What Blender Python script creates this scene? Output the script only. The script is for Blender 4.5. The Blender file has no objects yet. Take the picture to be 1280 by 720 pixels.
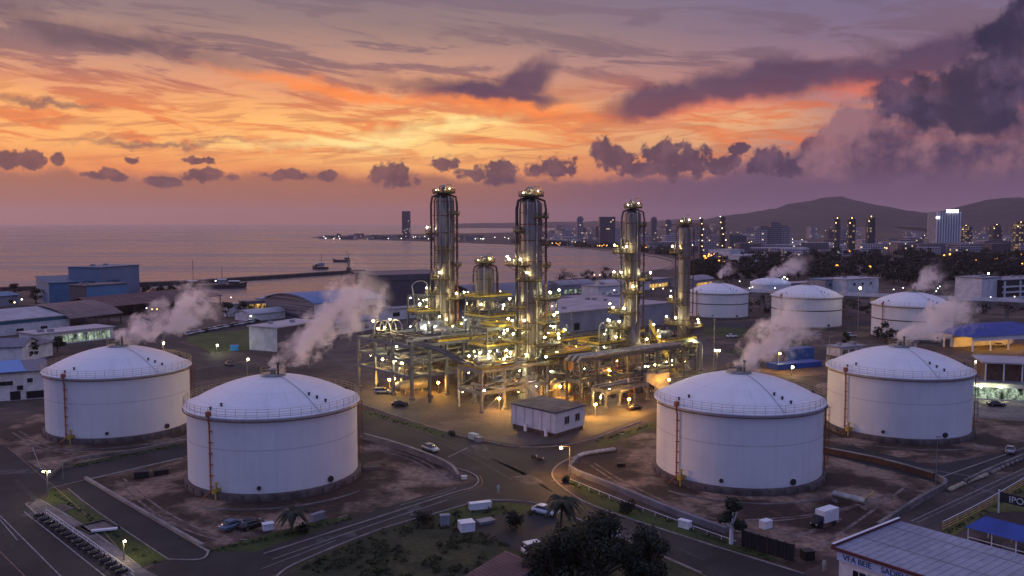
import bpy, math, random
from math import sin, cos, pi, radians, atan, sqrt, atan2
from mathutils import Vector, Matrix, noise as mnoise
scene = bpy.context.scene
COL = scene.collection
# ------------------------------------------------------------------ camera
F, CAM_H = 1100.0, 46.7
PITCH = atan(82.0 / F)
cam_data = bpy.data.cameras.new("camera")
cam_data.sensor_width = 36.0
cam_data.lens = 36.0 * F / 1280.0
cam_data.clip_start = 1.0
cam_data.clip_end = 90000.0
camera = bpy.data.objects.new("camera", cam_data)
camera.location = (0, 0, CAM_H)
camera.rotation_euler = (pi / 2 - PITCH, 0, 0)
COL.objects.link(camera)
scene.camera = camera
scene.view_settings.view_transform = 'Standard'
scene.view_settings.look = 'None'
scene.view_settings.exposure = 0.22
scene.view_settings.gamma = 1.0
scene.view_settings.use_curve_mapping = False
scene.cycles.max_bounces = 6
scene.cycles.diffuse_bounces = 2
scene.cycles.glossy_bounces = 3
scene.cycles.volume_bounces = 3
scene.cycles.volume_step_rate = 2.5
scene.cycles.transparent_max_bounces = 8
scene.cycles.sample_clamp_indirect = 2.0
scene.cycles.sample_clamp_direct = 40.0
scene.cycles.use_light_tree = True
scene.cycles.use_denoising = True
scene.cycles.volume_max_steps = 96
HAZE = 0.00005               # density of the evening air


def lin(r, g, b):
    f = lambda c: (c / 255 / 12.92) if c / 255 <= 0.04045 else ((c / 255 + 0.055) / 1.055) ** 2.4
    return (f(r), f(g), f(b), 1.0)


class NT:
    """small helper for building node trees"""
    def __init__(self, tree):
        self.t = tree
        tree.nodes.clear()

    def n(self, kind, **kw):
        nd = self.t.nodes.new(kind)
        for k, v in kw.items():
            setattr(nd, k, v)
        return nd

    def put(self, sock, v):
        if isinstance(v, bpy.types.NodeSocket):
            self.t.links.new(v, sock)
        elif v is not None:
            sock.default_value = v

    def m(self, op, a, b=None, c=None, clamp=False):
        nd = self.n('ShaderNodeMath', operation=op, use_clamp=clamp)
        self.put(nd.inputs[0], a)
        if b is not None: self.put(nd.inputs[1], b)
        if c is not None: self.put(nd.inputs[2], c)
        return nd.outputs[0]

    def vm(self, op, a, b=None, out=0, scale=None):
        nd = self.n('ShaderNodeVectorMath', operation=op)
        self.put(nd.inputs[0], a)
        if b is not None: self.put(nd.inputs[1], b)
        if scale is not None: self.put(nd.inputs['Scale'], scale)
        return nd.outputs[out]

    def comb(self, x, y, z):
        nd = self.n('ShaderNodeCombineXYZ')
        for i, v in enumerate((x, y, z)): self.put(nd.inputs[i], v)
        return nd.outputs[0]

    def sep(self, v):
        nd = self.n('ShaderNodeSeparateXYZ')
        self.put(nd.inputs[0], v)
        return nd.outputs

    def noise(self, vec, scale=1.0, detail=3.0, rough=0.5, out='Fac', dist=0.0):
        nd = self.n('ShaderNodeTexNoise')
        self.put(nd.inputs['Vector'], vec)
        nd.inputs['Scale'].default_value = scale
        nd.inputs['Detail'].default_value = detail
        nd.inputs['Roughness'].default_value = rough
        nd.inputs['Distortion'].default_value = dist
        return nd.outputs[out]

    def ss(self, x, a, b, lo=0.0, hi=1.0, kind='SMOOTHSTEP'):
        nd = self.n('ShaderNodeMapRange', interpolation_type=kind)
        self.put(nd.inputs['Value'], x)
        nd.inputs['From Min'].default_value = a
        nd.inputs['From Max'].default_value = b
        nd.inputs['To Min'].default_value = lo
        nd.inputs['To Max'].default_value = hi
        return nd.outputs[0]

    def mapping(self, vec, loc=(0, 0, 0), rot=(0, 0, 0), scale=(1, 1, 1), kind='TEXTURE'):
        nd = self.n('ShaderNodeMapping', vector_type=kind)
        self.put(nd.inputs['Vector'], vec)
        nd.inputs['Location'].default_value = loc
        nd.inputs['Rotation'].default_value = rot
        nd.inputs['Scale'].default_value = scale
        return nd.outputs[0]

    def mix(self, fac, a, b, blend='MIX'):
        nd = self.n('ShaderNodeMix', data_type='RGBA', blend_type=blend)
        self.put(nd.inputs['Factor'], fac)
        self.put(nd.inputs[6], a)
        self.put(nd.inputs[7], b)
        return nd.outputs[2]

    def ramp(self, fac, stops, interp='LINEAR'):
        nd = self.n('ShaderNodeValToRGB')
        self.put(nd.inputs[0], fac)
        r = nd.color_ramp
        r.interpolation = interp
        while len(r.elements) > 1: r.elements.remove(r.elements[-1])
        r.elements[0].position, r.elements[0].color = stops[0]
        for p, c in stops[1:]:
            e = r.elements.new(p)
            e.color = c
        return nd.outputs[0]


# ------------------------------------------------------------------ sky (dusk, sun just below the sea horizon)
world = bpy.data.worlds.new("World")
scene.world = world
world.use_nodes = True
W = NT(world.node_tree)
tc = W.n('ShaderNodeTexCoord')
dx, dy, dz = W.sep(W.vm('NORMALIZE', tc.outputs['Generated']))
az = W.m('ARCTAN2', dx, dy)                       # 0 = north, out to sea
el = W.m('ARCSINE', dz)
az3 = W.m('MULTIPLY', az, W.m('ADD', 1.0, W.m('MULTIPLY', W.m('MULTIPLY', az, az), 0.36)))
U = W.m('MULTIPLY_ADD', az3, 1.1, 0.640)          # azimuth, thousandths
V = W.m('MULTIPLY_ADD', el, 1.1, 0.0)             # height above the horizon, same unit
UV = W.comb(U, V, 0.0)
big = W.noise(W.mapping(UV, scale=(1, 0.35, 1)), 4.0, 4, 0.55, 'Color')
fine = W.noise(UV, 26.0, 5, 0.6, 'Color')
puff = W.noise(UV, 60.0, 3, 0.55, 'Color')
streakv = W.mapping(UV, rot=(0, 0, radians(-5)), scale=(1, 0.14, 1))
streak = W.noise(streakv, 5.5, 6, 0.64, dist=0.6)
streak2 = W.noise(W.mapping(UV, loc=(.3, .2, 0), rot=(0, 0, radians(4)), scale=(1, 0.10, 1)), 9.0, 6, 0.6, dist=0.8)


def as_vec(colour):
    nd = W.n('ShaderNodeSeparateColor')
    W.put(nd.inputs[0], colour)
    return W.comb(nd.outputs[0], nd.outputs[1], 0.5)


big, fine, puff = as_vec(big), as_vec(fine), as_vec(puff)


def warp(vec, nz, amp):
    return W.vm('ADD', vec, W.vm('SCALE', W.vm('SUBTRACT', nz, (0.5, 0.5, 0.5)), scale=amp))


UVs = warp(UV, big, 0.12)
UVs2 = warp(warp(UV, big, 0.05), fine, 0.03)
UVc = warp(UV, fine, 0.014)
billow = W.noise(UV, 52.0, 6, 0.62)
billow2 = W.noise(UV, 13.0, 7, 0.64)


def dist(vec, cx, cy, rx, ry, rot=0.0):
    q = W.mapping(vec, loc=(cx / 1000, (278 - cy) / 1000, 0), rot=(0, 0, radians(rot)), scale=(rx / 1000, ry / 1000, 1))
    return W.vm('LENGTH', q, out='Value')


def blob(vec, cx, cy, rx, ry, rot=0.0, a=1.0, b=0.3):
    return W.ss(dist(vec, cx, cy, rx, ry, rot), a, b)


def allmax(vec, lst, a=1.0, b=0.0, nz=None, amp=1.0):
    """soft union of ellipses: the nearest one counts (few nodes: the shader stack is small)"""
    o = None
    for c in lst:
        x = dist(vec, *c[:5])
        o = x if o is None else W.m('MINIMUM', o, x)
    if nz is not None: o = W.m('ADD', o, W.m('MULTIPLY', W.m('SUBTRACT', nz, 0.5), amp))
    return W.ss(o, a, b)


Vw = W.m('ADD', V, W.m('MULTIPLY', W.m('SUBTRACT', streak, 0.5), 0.05))
P = lambda y: max(0.0, (278 - y) / 1728.0)
left = W.ramp(W.m('DIVIDE', Vw, 1.728), [
    (P(278), lin(164, 106, 88)), (P(245), lin(186, 112, 80)), (P(215), lin(236, 142, 74)), (P(190), lin(250, 178, 98)),
    (P(155), lin(248, 174, 100)), (P(125), lin(226, 154, 108)), (P(90), lin(188, 140, 120)),
    (P(50), lin(148, 121, 116)), (P(0), lin(124, 109, 121)), (0.22, lin(206, 166, 168)), (1.0, lin(190, 158, 172))])
right = W.ramp(W.m('DIVIDE', Vw, 1.728), [
    (P(278), lin(112, 80, 108)), (P(240), lin(122, 85, 112)), (P(200), lin(168, 116, 110)), (P(160), lin(172, 122, 118)),
    (P(120), lin(156, 114, 122)), (P(70), lin(124, 104, 126)), (P(0), lin(108, 101, 134)),
    (0.22, lin(150, 136, 164)), (1.0, lin(160, 146, 176))])
front = W.mix(W.ss(U, 0.50, 1.12), left, right)
# bright afterglow low over the sea
glow = W.m('MULTIPLY', blob(UVs, 500, 176, 330, 62, 3, 1.0, 0.0), 1.0)
front = W.mix(W.m('MULTIPLY', glow, 0.72), front, lin(255, 206, 124))
core = allmax(UVs2, [(500, 172, 115, 20, 4, 1.0, 0.1), (430, 180, 210, 12, 5, 1.0, 0.0), (585, 160, 90, 10, 8, 1.0, 0.0)])
front = W.mix(W.m('MULTIPLY', core, 0.85), front, lin(255, 222, 140))
glow2 = blob(UVs, 900, 165, 190, 46, 6, 1.0, 0.0)
front = W.mix(W.m('MULTIPLY', glow2, 0.70), front, lin(243, 180, 118))
# thin streaks of cloud
sm = W.m('MULTIPLY', W.ss(streak, 0.47, 0.57), W.ss(V, 0.055, 0.10))
sm = W.m('MULTIPLY', sm, W.ss(V, 0.34, 0.16))
front = W.mix(W.m('MULTIPLY', sm, 0.72), front, W.mix(W.ss(V, 0.11, 0.2), lin(226, 112, 52), lin(110, 86, 98)))
sm2 = W.m('MULTIPLY', W.ss(streak2, 0.49, 0.60), W.ss(V, 0.05, 0.09))
sm2 = W.m('MULTIPLY', sm2, W.ss(V, 0.20, 0.11))
front = W.mix(W.m('MULTIPLY', sm2, 0.60), front, lin(196, 116, 74))
front = W.mix(W.m('MULTIPLY', core, 0.62), front, lin(255, 224, 146))
# burning orange under-lit edges of the high cloud
o1 = allmax(UVs2, [(430, 116, 250, 13, -8, 1.0, 0.0), (640, 138, 170, 17, -4, 1.0, 0.0), (800, 146, 110, 18, 3, 1.0, 0.1)])
front = W.mix(W.m('MULTIPLY', o1, 0.80), front, lin(252, 136, 58))
o2 = allmax(UVs2, [(900, 138, 170, 26, 9, 1.0, 0.0), (1080, 112, 110, 24, 6, 1.0, 0.0)])
front = W.mix(W.m('MULTIPLY', o2, 0.72), front, lin(232, 118, 88))
# dark high banks
d1 = allmax(UVs2, [(150, 74, 330, 24, -4, 1.0, 0.0), (560, 108, 170, 15, -5, 1.0, 0.1), (70, 146, 110, 6, -2), (200, 190, 170, 5, 2)])
front = W.mix(W.m('MULTIPLY', d1, 0.66), front, lin(86, 68, 82))
d2 = allmax(UVs2, [(960, 112, 215, 30, 7), (830, 134, 110, 27, 8), (1130, 92, 190, 26, 6), (620, 122, 105, 15, -6), (655, 108, 60, 26, 30)], 1.0, 0.35)
front = W.mix(W.m('MULTIPLY', d2, 0.88), front, lin(76, 58, 84))
# the low haze bank with its bumpy top
bank_top = W.m('ADD', 0.052, W.m('MULTIPLY', W.m('SUBTRACT', W.noise(UV, 13, 5, 0.6), 0.5), 0.05))
bank = W.ss(W.m('SUBTRACT', V, bank_top), 0.010, -0.004)
bcol = W.mix(W.ss(U, 0.45, 1.0), lin(156, 100, 74), lin(98, 72, 98))
front = W.mix(W.m('MULTIPLY', bank, 0.88), front, bcol)
bank2 = W.m('MULTIPLY', W.ss(W.m('SUBTRACT', V, W.m('ADD', bank_top, W.m('MULTIPLY', W.ss(U, 0.84, 1.05), 0.035))), 0.008, -0.006), W.ss(U, 0.60, 0.98))
front = W.mix(W.m('MULTIPLY', bank2, 0.8), front, W.mix(W.ss(V, 0.0, 0.10), lin(100, 74, 104), lin(104, 78, 98)))
# cumulus
cu = [(36, 210, 28, 10), (77, 208, 9, 8), (20, 214, 18, 6), (168, 206, 9, 5), (250, 205, 18, 4),
      (262, 222, 26, 7), (135, 226, 24, 6), (205, 232, 18, 6), (358, 221, 29, 6), (412, 221, 12, 6), (491, 219, 25, 14),
      (556, 208, 18, 8), (590, 218, 18, 9), (624, 216, 24, 14), (693, 211, 28, 12),
      (754, 190, 15, 13), (772, 202, 24, 13), (830, 196, 26, 17), (860, 205, 28, 17), (806, 212, 30, 11), (921, 190, 14, 6),
      (905, 209, 24, 12), (955, 205, 26, 12), (990, 213, 30, 11)]
cm = allmax(UVc, [c + (0,) for c in cu], 1.3, 0.82, billow, 3.3)
ccol = W.mix(W.ss(U, 0.3, 1.0), lin(92, 60, 64), lin(66, 50, 74))
ccol = W.mix(W.ss(W.noise(UVc, 30, 4, 0.6), 0.42, 0.66), ccol, W.mix(W.ss(U, 0.3, 1.0), lin(122, 78, 74), lin(96, 70, 90)))
front = W.mix(W.m('MULTIPLY', cm, 0.93), front, ccol)
# towering cloud to the north-east
bg = [(1055, 176, 46, 36, 20), (1035, 196, 44, 26, 0), (1100, 196, 90, 36, 0), (1120, 168, 60, 34, 0), (1085, 165, 34, 26, 0), (1190, 190, 110, 44, 0), (1250, 175, 80, 60, 0), (1015, 205, 22, 12, 0)]
bm = allmax(UVc, bg, 1.15, 0.8, billow2, 3.0)
bm = W.m('MULTIPLY', bm, W.ss(V, 0.03, 0.075))
bgc = W.mix(W.ss(W.noise(UVc, 12, 7, 0.66), 0.40, 0.64), lin(62, 49, 78), lin(142, 102, 112))
front = W.mix(W.m('MULTIPLY', bm, 0.9), front, bgc)
dk = [(1130, 138, 58, 24, 5), (1180, 142, 70, 30, 0), (1240, 130, 60, 40, 0), (1262, 90, 46, 42, 30), (1235, 82, 22, 18, 0), (1215, 150, 70, 26, 0), (1110, 130, 26, 20, 0), (1290, 70, 40, 36, 0)]
dm = allmax(UVc, dk, 1.2, 0.75, billow2, 3.0)
dkc = W.mix(W.ss(W.noise(UVc, 13, 7, 0.66), 0.42, 0.66), lin(40, 38, 62), lin(84, 69, 96))
front = W.mix(W.m('MULTIPLY', dm, 0.93), front, dkc)
# the darkening eastern half behind the viewer and the sky overhead: plain pale blue dusk
back = W.ramp(W.m('DIVIDE', V, 1.728), [(0, lin(82, 86, 132)), (0.12, lin(110, 120, 184)), (0.4, lin(140, 147, 198)), (1.0, lin(156, 164, 216))])
azabs = W.m('ABSOLUTE', az)
over = W.ramp(W.m('DIVIDE', V, 1.728), [(0, lin(150, 105, 105)), (0.16, lin(130, 115, 128)), (0.22, lin(206, 166, 168)), (0.32, lin(190, 158, 172)), (0.5, lin(126, 136, 192)), (1.0, lin(156, 165, 220))])
plain = W.mix(W.ss(azabs, 0.9, 1.5), over, back)
bg_detail = W.n('ShaderNodeBackground')
W.put(bg_detail.inputs['Color'], front)
bg_plain = W.n('ShaderNodeBackground')
W.put(bg_plain.inputs['Color'], plain)
bgn = W.n('ShaderNodeMixShader')
W.put(bgn.inputs[0], W.m('MAXIMUM', W.ss(azabs, 0.62, 1.0), W.ss(V, 0.33, 0.42)))
W.t.links.new(bg_detail.outputs[0], bgn.inputs[1])
W.t.links.new(bg_plain.outputs[0], bgn.inputs[2])
wo = W.n('ShaderNodeOutputWorld')
W.t.links.new(bgn.outputs[0], wo.inputs['Surface'])
world.cycles.sampling_method = 'MANUAL'
world.cycles.sample_map_resolution = 512

# soft warm lamp added from the left; the sun itself has set
sun_data = bpy.data.lights.new("sun", 'SUN')
sun_data.energy = 0.6
sun_data.color = (1.0, 0.58, 0.42)
sun_data.angle = radians(18)
sun = bpy.data.objects.new("sun", sun_data)
sun.rotation_euler = (radians(78), 0, radians(-112))
COL.objects.link(sun)

# ------------------------------------------------------------------ builders
class MB:
    """collects faces; build() links them as ONE mesh object"""
    def __init__(self):
        self.v, self.f, self.mi, self.sm, self.cur = [], [], [], [], 0

    def add(self, vs, fs, smooth=False):
        b = len(self.v)
        self.v.extend([tuple(p) for p in vs])
        for q in fs:
            self.f.append([b + i for i in q]); self.mi.append(self.cur); self.sm.append(smooth)
        return self

    def box(self, c, s, rot=0.0):
        hx, hy, hz = s[0] / 2, s[1] / 2, s[2] / 2
        ca, sa = cos(rot), sin(rot)
        vs = []
        for z in (-hz, hz):
            for x, y in ((-hx, -hy), (hx, -hy), (hx, hy), (-hx, hy)):
                vs.append((c[0] + x * ca - y * sa, c[1] + x * sa + y * ca, c[2] + z))
        return self.add(vs, [(3, 2, 1, 0), (4, 5, 6, 7), (0, 1, 5, 4), (1, 2, 6, 5), (2, 3, 7, 6), (3, 0, 4, 7)])

    def prism(self, pts, z0, z1):
        n = len(pts)
        vs = [(p[0], p[1], z0) for p in pts] + [(p[0], p[1], z1) for p in pts]
        area = sum(pts[i][0] * pts[(i + 1) % n][1] - pts[(i + 1) % n][0] * pts[i][1] for i in range(n))
        idx = list(range(n)) if area > 0 else list(range(n))[::-1]
        fs = [tuple(idx[::-1]), tuple(n + i for i in idx)]
        for k in range(n):
            i, j = idx[k], idx[(k + 1) % n]
            fs.append((i, j, n + j, n + i))
        return self.add(vs, fs)

    def sheet(self, pts, z):
        n = len(pts)
        area = sum(pts[i][0] * pts[(i + 1) % n][1] - pts[(i + 1) % n][0] * pts[i][1] for i in range(n))
        idx = list(range(n)) if area > 0 else list(range(n))[::-1]
        return self.add([(p[0], p[1], z) for p in pts], [tuple(idx)])

    def cyl(self, p0, p1, r, n=8, r2=None, caps=True, smooth=True):
        p0, p1 = Vector(p0), Vector(p1)
        r2 = r if r2 is None else r2
        d = (p1 - p0).normalized()
        a = d.orthogonal().normalized(); b = d.cross(a)
        vs = []
        for p, rr in ((p0, r), (p1, r2)):
            for i in range(n):
                t = 2 * pi * i / n
                vs.append(p + a * (rr * cos(t)) + b * (rr * sin(t)))
        self.add(vs, [(i, (i + 1) % n, n + (i + 1) % n, n + i) for i in range(n)], smooth)
        if caps:
            self.add(vs[:n], [tuple(range(n))[::-1]]); self.add(vs[n:], [tuple(range(n))])
        return self

    def tube(self, path, r, n=6, smooth=True, closed=False):
        path = [Vector(p) for p in path]
        m = len(path)
        vs, ref = [], None
        for i, p in enumerate(path):
            q0 = path[(i - 1) % m] if (closed or i > 0) else p
            q1 = path[(i + 1) % m] if (closed or i < m - 1) else p
            d = (q1 - q0).normalized()
            if ref is None: ref = d.orthogonal().normalized()
            ref = (ref - d * ref.dot(d))
            ref = d.orthogonal().normalized() if ref.length < 1e-4 else ref.normalized()
            b = d.cross(ref)
            for k in range(n):
                t = 2 * pi * k / n
                vs.append(p + ref * (r * cos(t)) + b * (r * sin(t)))
        fs = []
        for i in range(m if closed else m - 1):
            j = (i + 1) % m
            for k in range(n):
                fs.append((i * n + k, i * n + (k + 1) % n, j * n + (k + 1) % n, j * n + k))
        self.add(vs, fs, smooth)
        if not closed:
            self.add(vs[:n], [tuple(range(n))[::-1]]); self.add(vs[-n:], [tuple(range(n))])
        return self

    def lathe(self, prof, n=24, c=(0, 0, 0), a0=0.0, a1=2 * pi, smooth=True):
        full = abs(a1 - a0 - 2 * pi) < 1e-6
        m = n if full else n + 1
        vs, fs = [], []
        for r, z in prof:
            for i in range(m):
                t = a0 + (a1 - a0) * i / n
                vs.append((c[0] + r * cos(t), c[1] + r * sin(t), c[2] + z))
        for k in range(len(prof) - 1):
            for i in range(n):
                j = (i + 1) % m
                fs.append((k * m + i, k * m + j, (k + 1) * m + j, (k + 1) * m + i))
        return self.add(vs, fs, smooth)

    def ball(self, c, r, n=8, k=5, sz=1.0):
        prof = [(r * sin(pi * i / k) + 1e-4, -r * sz * cos(pi * i / k)) for i in range(k + 1)]
        return self.lathe(prof, n, c)

    def build(self, name, mats, parent=None, local=False):
        if not isinstance(mats, (list, tuple)): mats = [mats]
        off = Vector((0, 0, 0))
        if parent is not None and not local:
            q = parent
            while q is not None: off += Vector(q.location); q = q.parent
        me = bpy.data.meshes.new(name)
        me.from_pydata([(a - off.x, b - off.y, c - off.z) for a, b, c in self.v], [], self.f)
        for mm in mats: me.materials.append(mm)
        me.polygons.foreach_set('material_index', self.mi)
        me.polygons.foreach_set('use_smooth', self.sm)
        me.update()
        o = bpy.data.objects.new(name, me)
        COL.objects.link(o)
        if parent is not None: o.parent = parent
        return o


def tag(o, label=None, cat=None, group=None, kind=None):
    if label: o['label'] = label
    if cat: o['category'] = cat
    if group: o['group'] = group
    if kind: o['kind'] = kind
    return o


def thing(name, label, cat, loc=(0, 0, 0), group=None):
    o = bpy.data.objects.new(name, None)
    COL.objects.link(o)
    o.location = loc
    return tag(o, label, cat, group)


def dup(root, loc, rz=0.0, label=None, group=None, scale=None):
    r = root.copy(); COL.objects.link(r)
    r.location = loc; r.rotation_euler = (0, 0, rz)
    if scale: r.scale = (scale,) * 3 if not isinstance(scale, tuple) else scale
    if label: r['label'] = label
    if group: r['group'] = group
    kids = {}
    for ch in root.children:
        c = ch.copy(); COL.objects.link(c); c.parent = r
        for g in ch.children:
            d = g.copy(); COL.objects.link(d); d.parent = c
    return r


def repaint(root, old, new):
    """give one copy its own paint without touching the shared mesh"""
    for o in [root] + list(root.children) + [g for c in root.children for g in c.children]:
        for s in o.material_slots:
            if s.material == old:
                s.link = 'OBJECT'; s.material = new


def structure(name, mb, mats):
    return tag(mb.build(name, mats), kind='structure')


CP, SP = cos(PITCH), sin(PITCH)


def ray(px, py):
    x, v = (px - 640) / F, (360 - py) / F
    return Vector((x, CP + v * SP, -SP + v * CP))


def gp(px, py, z=0.0):
    """the spot at height z that the survey photo shows at px, py"""
    d = ray(px, py)
    t = (z - CAM_H) / d.z
    return Vector((d.x * t, d.y * t, z))


def at(px, py, Y):
    d = ray(px, py)
    t = Y / d.y
    return Vector((d.x * t, Y, CAM_H + d.z * t))


def G(lst, z=0.0):
    return [gp(x, y, z) for x, y in lst]


# ------------------------------------------------------------------ materials
MATS = {}


def mat(name, c1=None, c2=None, rough=0.7, metal=0.0, scale=1.0, detail=4, lo=0.38, hi=0.62, bump=0.0, bscale=None, fine=0.0, fscale=20.0, stretch=None, spec=0.4):
    if name in MATS: return MATS[name]
    m = bpy.data.materials.new(name); MATS[name] = m
    m.use_nodes = True
    T = NT(m.node_tree)
    bs = T.n('ShaderNodeBsdfPrincipled'); out = T.n('ShaderNodeOutputMaterial')
    T.t.links.new(bs.outputs[0], out.inputs[0])
    bs.inputs['Roughness'].default_value = rough
    bs.inputs['Metallic'].default_value = metal
    bs.inputs['Specular IOR Level'].default_value = spec
    c1 = tuple(c1) + (1,); c2 = tuple(c2) + (1,) if c2 else c1
    co = T.n('ShaderNodeTexCoord').outputs['Object']
    if stretch: co = T.mapping(co, scale=stretch, kind='POINT')
    nz = T.noise(co, scale, detail, 0.6)
    col = T.mix(T.ss(nz, lo, hi), c1, c2)
    if fine:
        f = T.noise(co, fscale, 3, 0.6)
        col = T.mix(1.0, col, T.mix(T.ss(f, 0.3, 0.7), (1 - fine,) * 3 + (1,), (1 + fine,) * 3 + (1,)), 'MULTIPLY')
    T.put(bs.inputs['Base Color'], col)
    if bump:
        b = T.n('ShaderNodeBump')
        b.inputs['Strength'].default_value = bump
        b.inputs['Distance'].default_value = 0.2
        T.put(b.inputs['Height'], T.noise(co, bscale or scale * 6, 4, 0.6))
        T.put(bs.inputs['Normal'], b.outputs[0])
    return m


def lampmat(name, color, strength):
    if name in MATS: return MATS[name]
    m = bpy.data.materials.new(name); MATS[name] = m
    m.use_nodes = True
    T = NT(m.node_tree)
    e = T.n('ShaderNodeEmission'); out = T.n('ShaderNodeOutputMaterial')
    e.inputs[0].default_value = tuple(color) + (1,)
    e.inputs[1].default_value = strength
    T.t.links.new(e.outputs[0], out.inputs[0])
    return m


asphalt = mat('asphalt', (.010, .0088, .0105), (.024, .021, .023), .85, scale=.09, fine=.25, fscale=2.2, bump=.1, bscale=6)
asphalt_new = mat('new asphalt', (.008, .008, .011), (.015, .0145, .018), .8, scale=.15, fine=.15, fscale=3)
brown_road = mat('dusty asphalt', (.040, .030, .029), (.075, .054, .048), .9, scale=.12, fine=.25, fscale=1.5, stretch=(1, 1, 1))
dirt = mat('dirt', (.034, .018, .0115), (.23, .15, .107), .95, scale=.085, detail=8, lo=.45, hi=.62, fine=.35, fscale=.9, bump=.4, bscale=1.2)
dirt_dark = mat('dark dirt', (.030, .020, .015), (.12, .078, .058), .95, scale=.07, detail=7, fine=.3, fscale=.8)
concrete = mat('concrete', (.17, .145, .135), (.25, .22, .20), .85, scale=.2, detail=6, fine=.2, fscale=2.5)
concrete_dirty = mat('stained concrete', (.10, .085, .08), (.20, .17, .155), .9, scale=.12, detail=7, fine=.25, fscale=1.2)
plantpad = mat('plant floor', (.038, .030, .026), (.090, .069, .055), .8, scale=.10, detail=7, lo=.36, hi=.64, fine=.25, fscale=.9)
grass_m = mat('grass', (.018, .032, .004), (.042, .060, .008), .95, scale=.12, detail=6, fine=.4, fscale=1.8, bump=.5, bscale=3)
scrub_m = mat('dry grass', (.014, .020, .006), (.040, .040, .014), .95, scale=.11, detail=7, fine=.4, fscale=1.1, bump=.6, bscale=2)
line_white = mat('line paint', (.34, .33, .33), (.20, .19, .2), .8, scale=.8)
line_yellow = mat('yellow line paint', (.26, .17, .10), (.14, .10, .08), .8, scale=.8)
white_paint = mat('white paint', (.62, .62, .64), (.72, .72, .74), .5, scale=.3, fine=.06, fscale=3)
white_wall = mat('white render', (.50, .49, .50), (.64, .63, .64), .8, scale=.25, detail=6, fine=.08, fscale=2)
grey_wall = mat('grey cladding', (.20, .20, .23), (.27, .27, .30), .7, scale=.2)
dark_wall = mat('dark cladding', (.06, .055, .075), (.085, .075, .095), .6, scale=.1)
dark = mat('dark metal', (.022, .020, .022), (.04, .036, .036), .6, scale=.6)
black = mat('black', (.012, .012, .013), None, .6)
blue_roof = mat('blue sheet roof', (.035, .13, .30), (.05, .17, .36), .5, scale=.2, fine=.08)
blue_wall = mat('blue cladding', (.05, .14, .24), (.065, .17, .28), .6, scale=.08, fine=.1, fscale=.6)
blue_bright = mat('bright blue sheet', (.03, .20, .50), None, .5)
blue_deep = mat('deep blue canvas', (.008, .035, .20), (.012, .05, .27), .6, scale=.3)
teal = mat('teal trim', (.03, .12, .17), None, .6)
purple_roof = mat('red oxide roof', (.085, .038, .042), (.12, .06, .06), .7, scale=.2, fine=.15, fscale=2)
brown_roof = mat('weathered brown roof', (.13, .09, .085), (.17, .12, .11), .7, scale=.15, fine=.12, fscale=1.2)
grey_roof = mat('grey sheet roof', (.17, .17, .20), (.23, .23, .27), .55, scale=.2, fine=.08)
pale_roof = mat('pale sheet roof', (.30, .29, .32), (.38, .37, .40), .55, scale=.15, fine=.08)
steel = mat('painted steel', (.055, .06, .07), (.085, .09, .10), .5, metal=.2, scale=.8)
steel_light = mat('galvanised steel', (.20, .195, .185), (.30, .29, .27), .4, metal=.5, scale=.9)
rust = mat('rust brown steel', (.085, .04, .028), (.16, .07, .04), .7, scale=.8)
orange_pipe = mat('orange pipe paint', (.36, .10, .035), (.24, .07, .03), .6, scale=.7)
yellow_rail = mat('yellow rail paint', (.50, .36, .05), (.36, .25, .05), .6, scale=.8)
insul = mat('insulation jacket', (.26, .25, .23), (.38, .36, .33), .35, metal=.6, scale=.6, bump=.15, bscale=3)
pipe_dark = mat('dark pipe', (.05, .045, .045), (.09, .075, .07), .5, metal=.3, scale=.7)
glass = mat('dark glass', (.012, .014, .02), None, .08, spec=.8)
tyre = mat('tyre', (.012, .012, .012), None, .9)
leaf = mat('leaf', (.005, .009, .004), (.018, .026, .009), .75, scale=.9, detail=3)
leaf2 = mat('palm leaf', (.008, .012, .005), (.022, .026, .010), .7, scale=.9)
bark = mat('bark', (.06, .045, .035), (.10, .08, .06), .95, scale=2)
lamp_white = lampmat('white lamp', (1.0, .82, .36), 250)
lamp_cool = lampmat('cool lamp', (.95, 1.0, .55), 240)
lamp_warm = lampmat('sodium lamp', (1.0, .47, .07), 1300)
lamp_day = lampmat('daylight lamp', (.86, .95, 1.0), 230)
lamp_far = lampmat('distant lamp', (1.0, .66, .28), 7)
lamp_farw = lampmat('distant white lamp', (.95, 1.0, .86), 7)
lamp_faro = lampmat('distant orange lamp', (1.0, .36, .05), 6)
sign_light = lampmat('lit sign', (.93, .96, 1.0), 4.0)


def litmat(name, color, strength):
    """a glowing panel that stands in for a lit room: emission made uneven by noise"""
    m = lampmat(name, color, strength)
    T = NT(m.node_tree)
    e = T.n('ShaderNodeEmission'); out = T.n('ShaderNodeOutputMaterial')
    co = T.n('ShaderNodeTexCoord').outputs['Object']
    n1 = T.noise(T.mapping(co, scale=(1, 1, .5), kind='POINT'), .55, 4, .7)
    n2 = T.noise(co, 1.7, 3, .7)
    e.inputs[0].default_value = tuple(color) + (1,)
    T.put(e.inputs[1], T.m('MULTIPLY', T.m('MULTIPLY', T.ss(n1, .36, .66, .02, 1.0), T.ss(n2, .3, .7, .25, 1.3)), strength))
    T.t.links.new(e.outputs[0], out.inputs[0])
    return m


lit_room = litmat('lit interior', (.78, 1.0, .74), .6)
lit_warm = litmat('warm lit interior', (1.0, .58, .15), 1.3)

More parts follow.
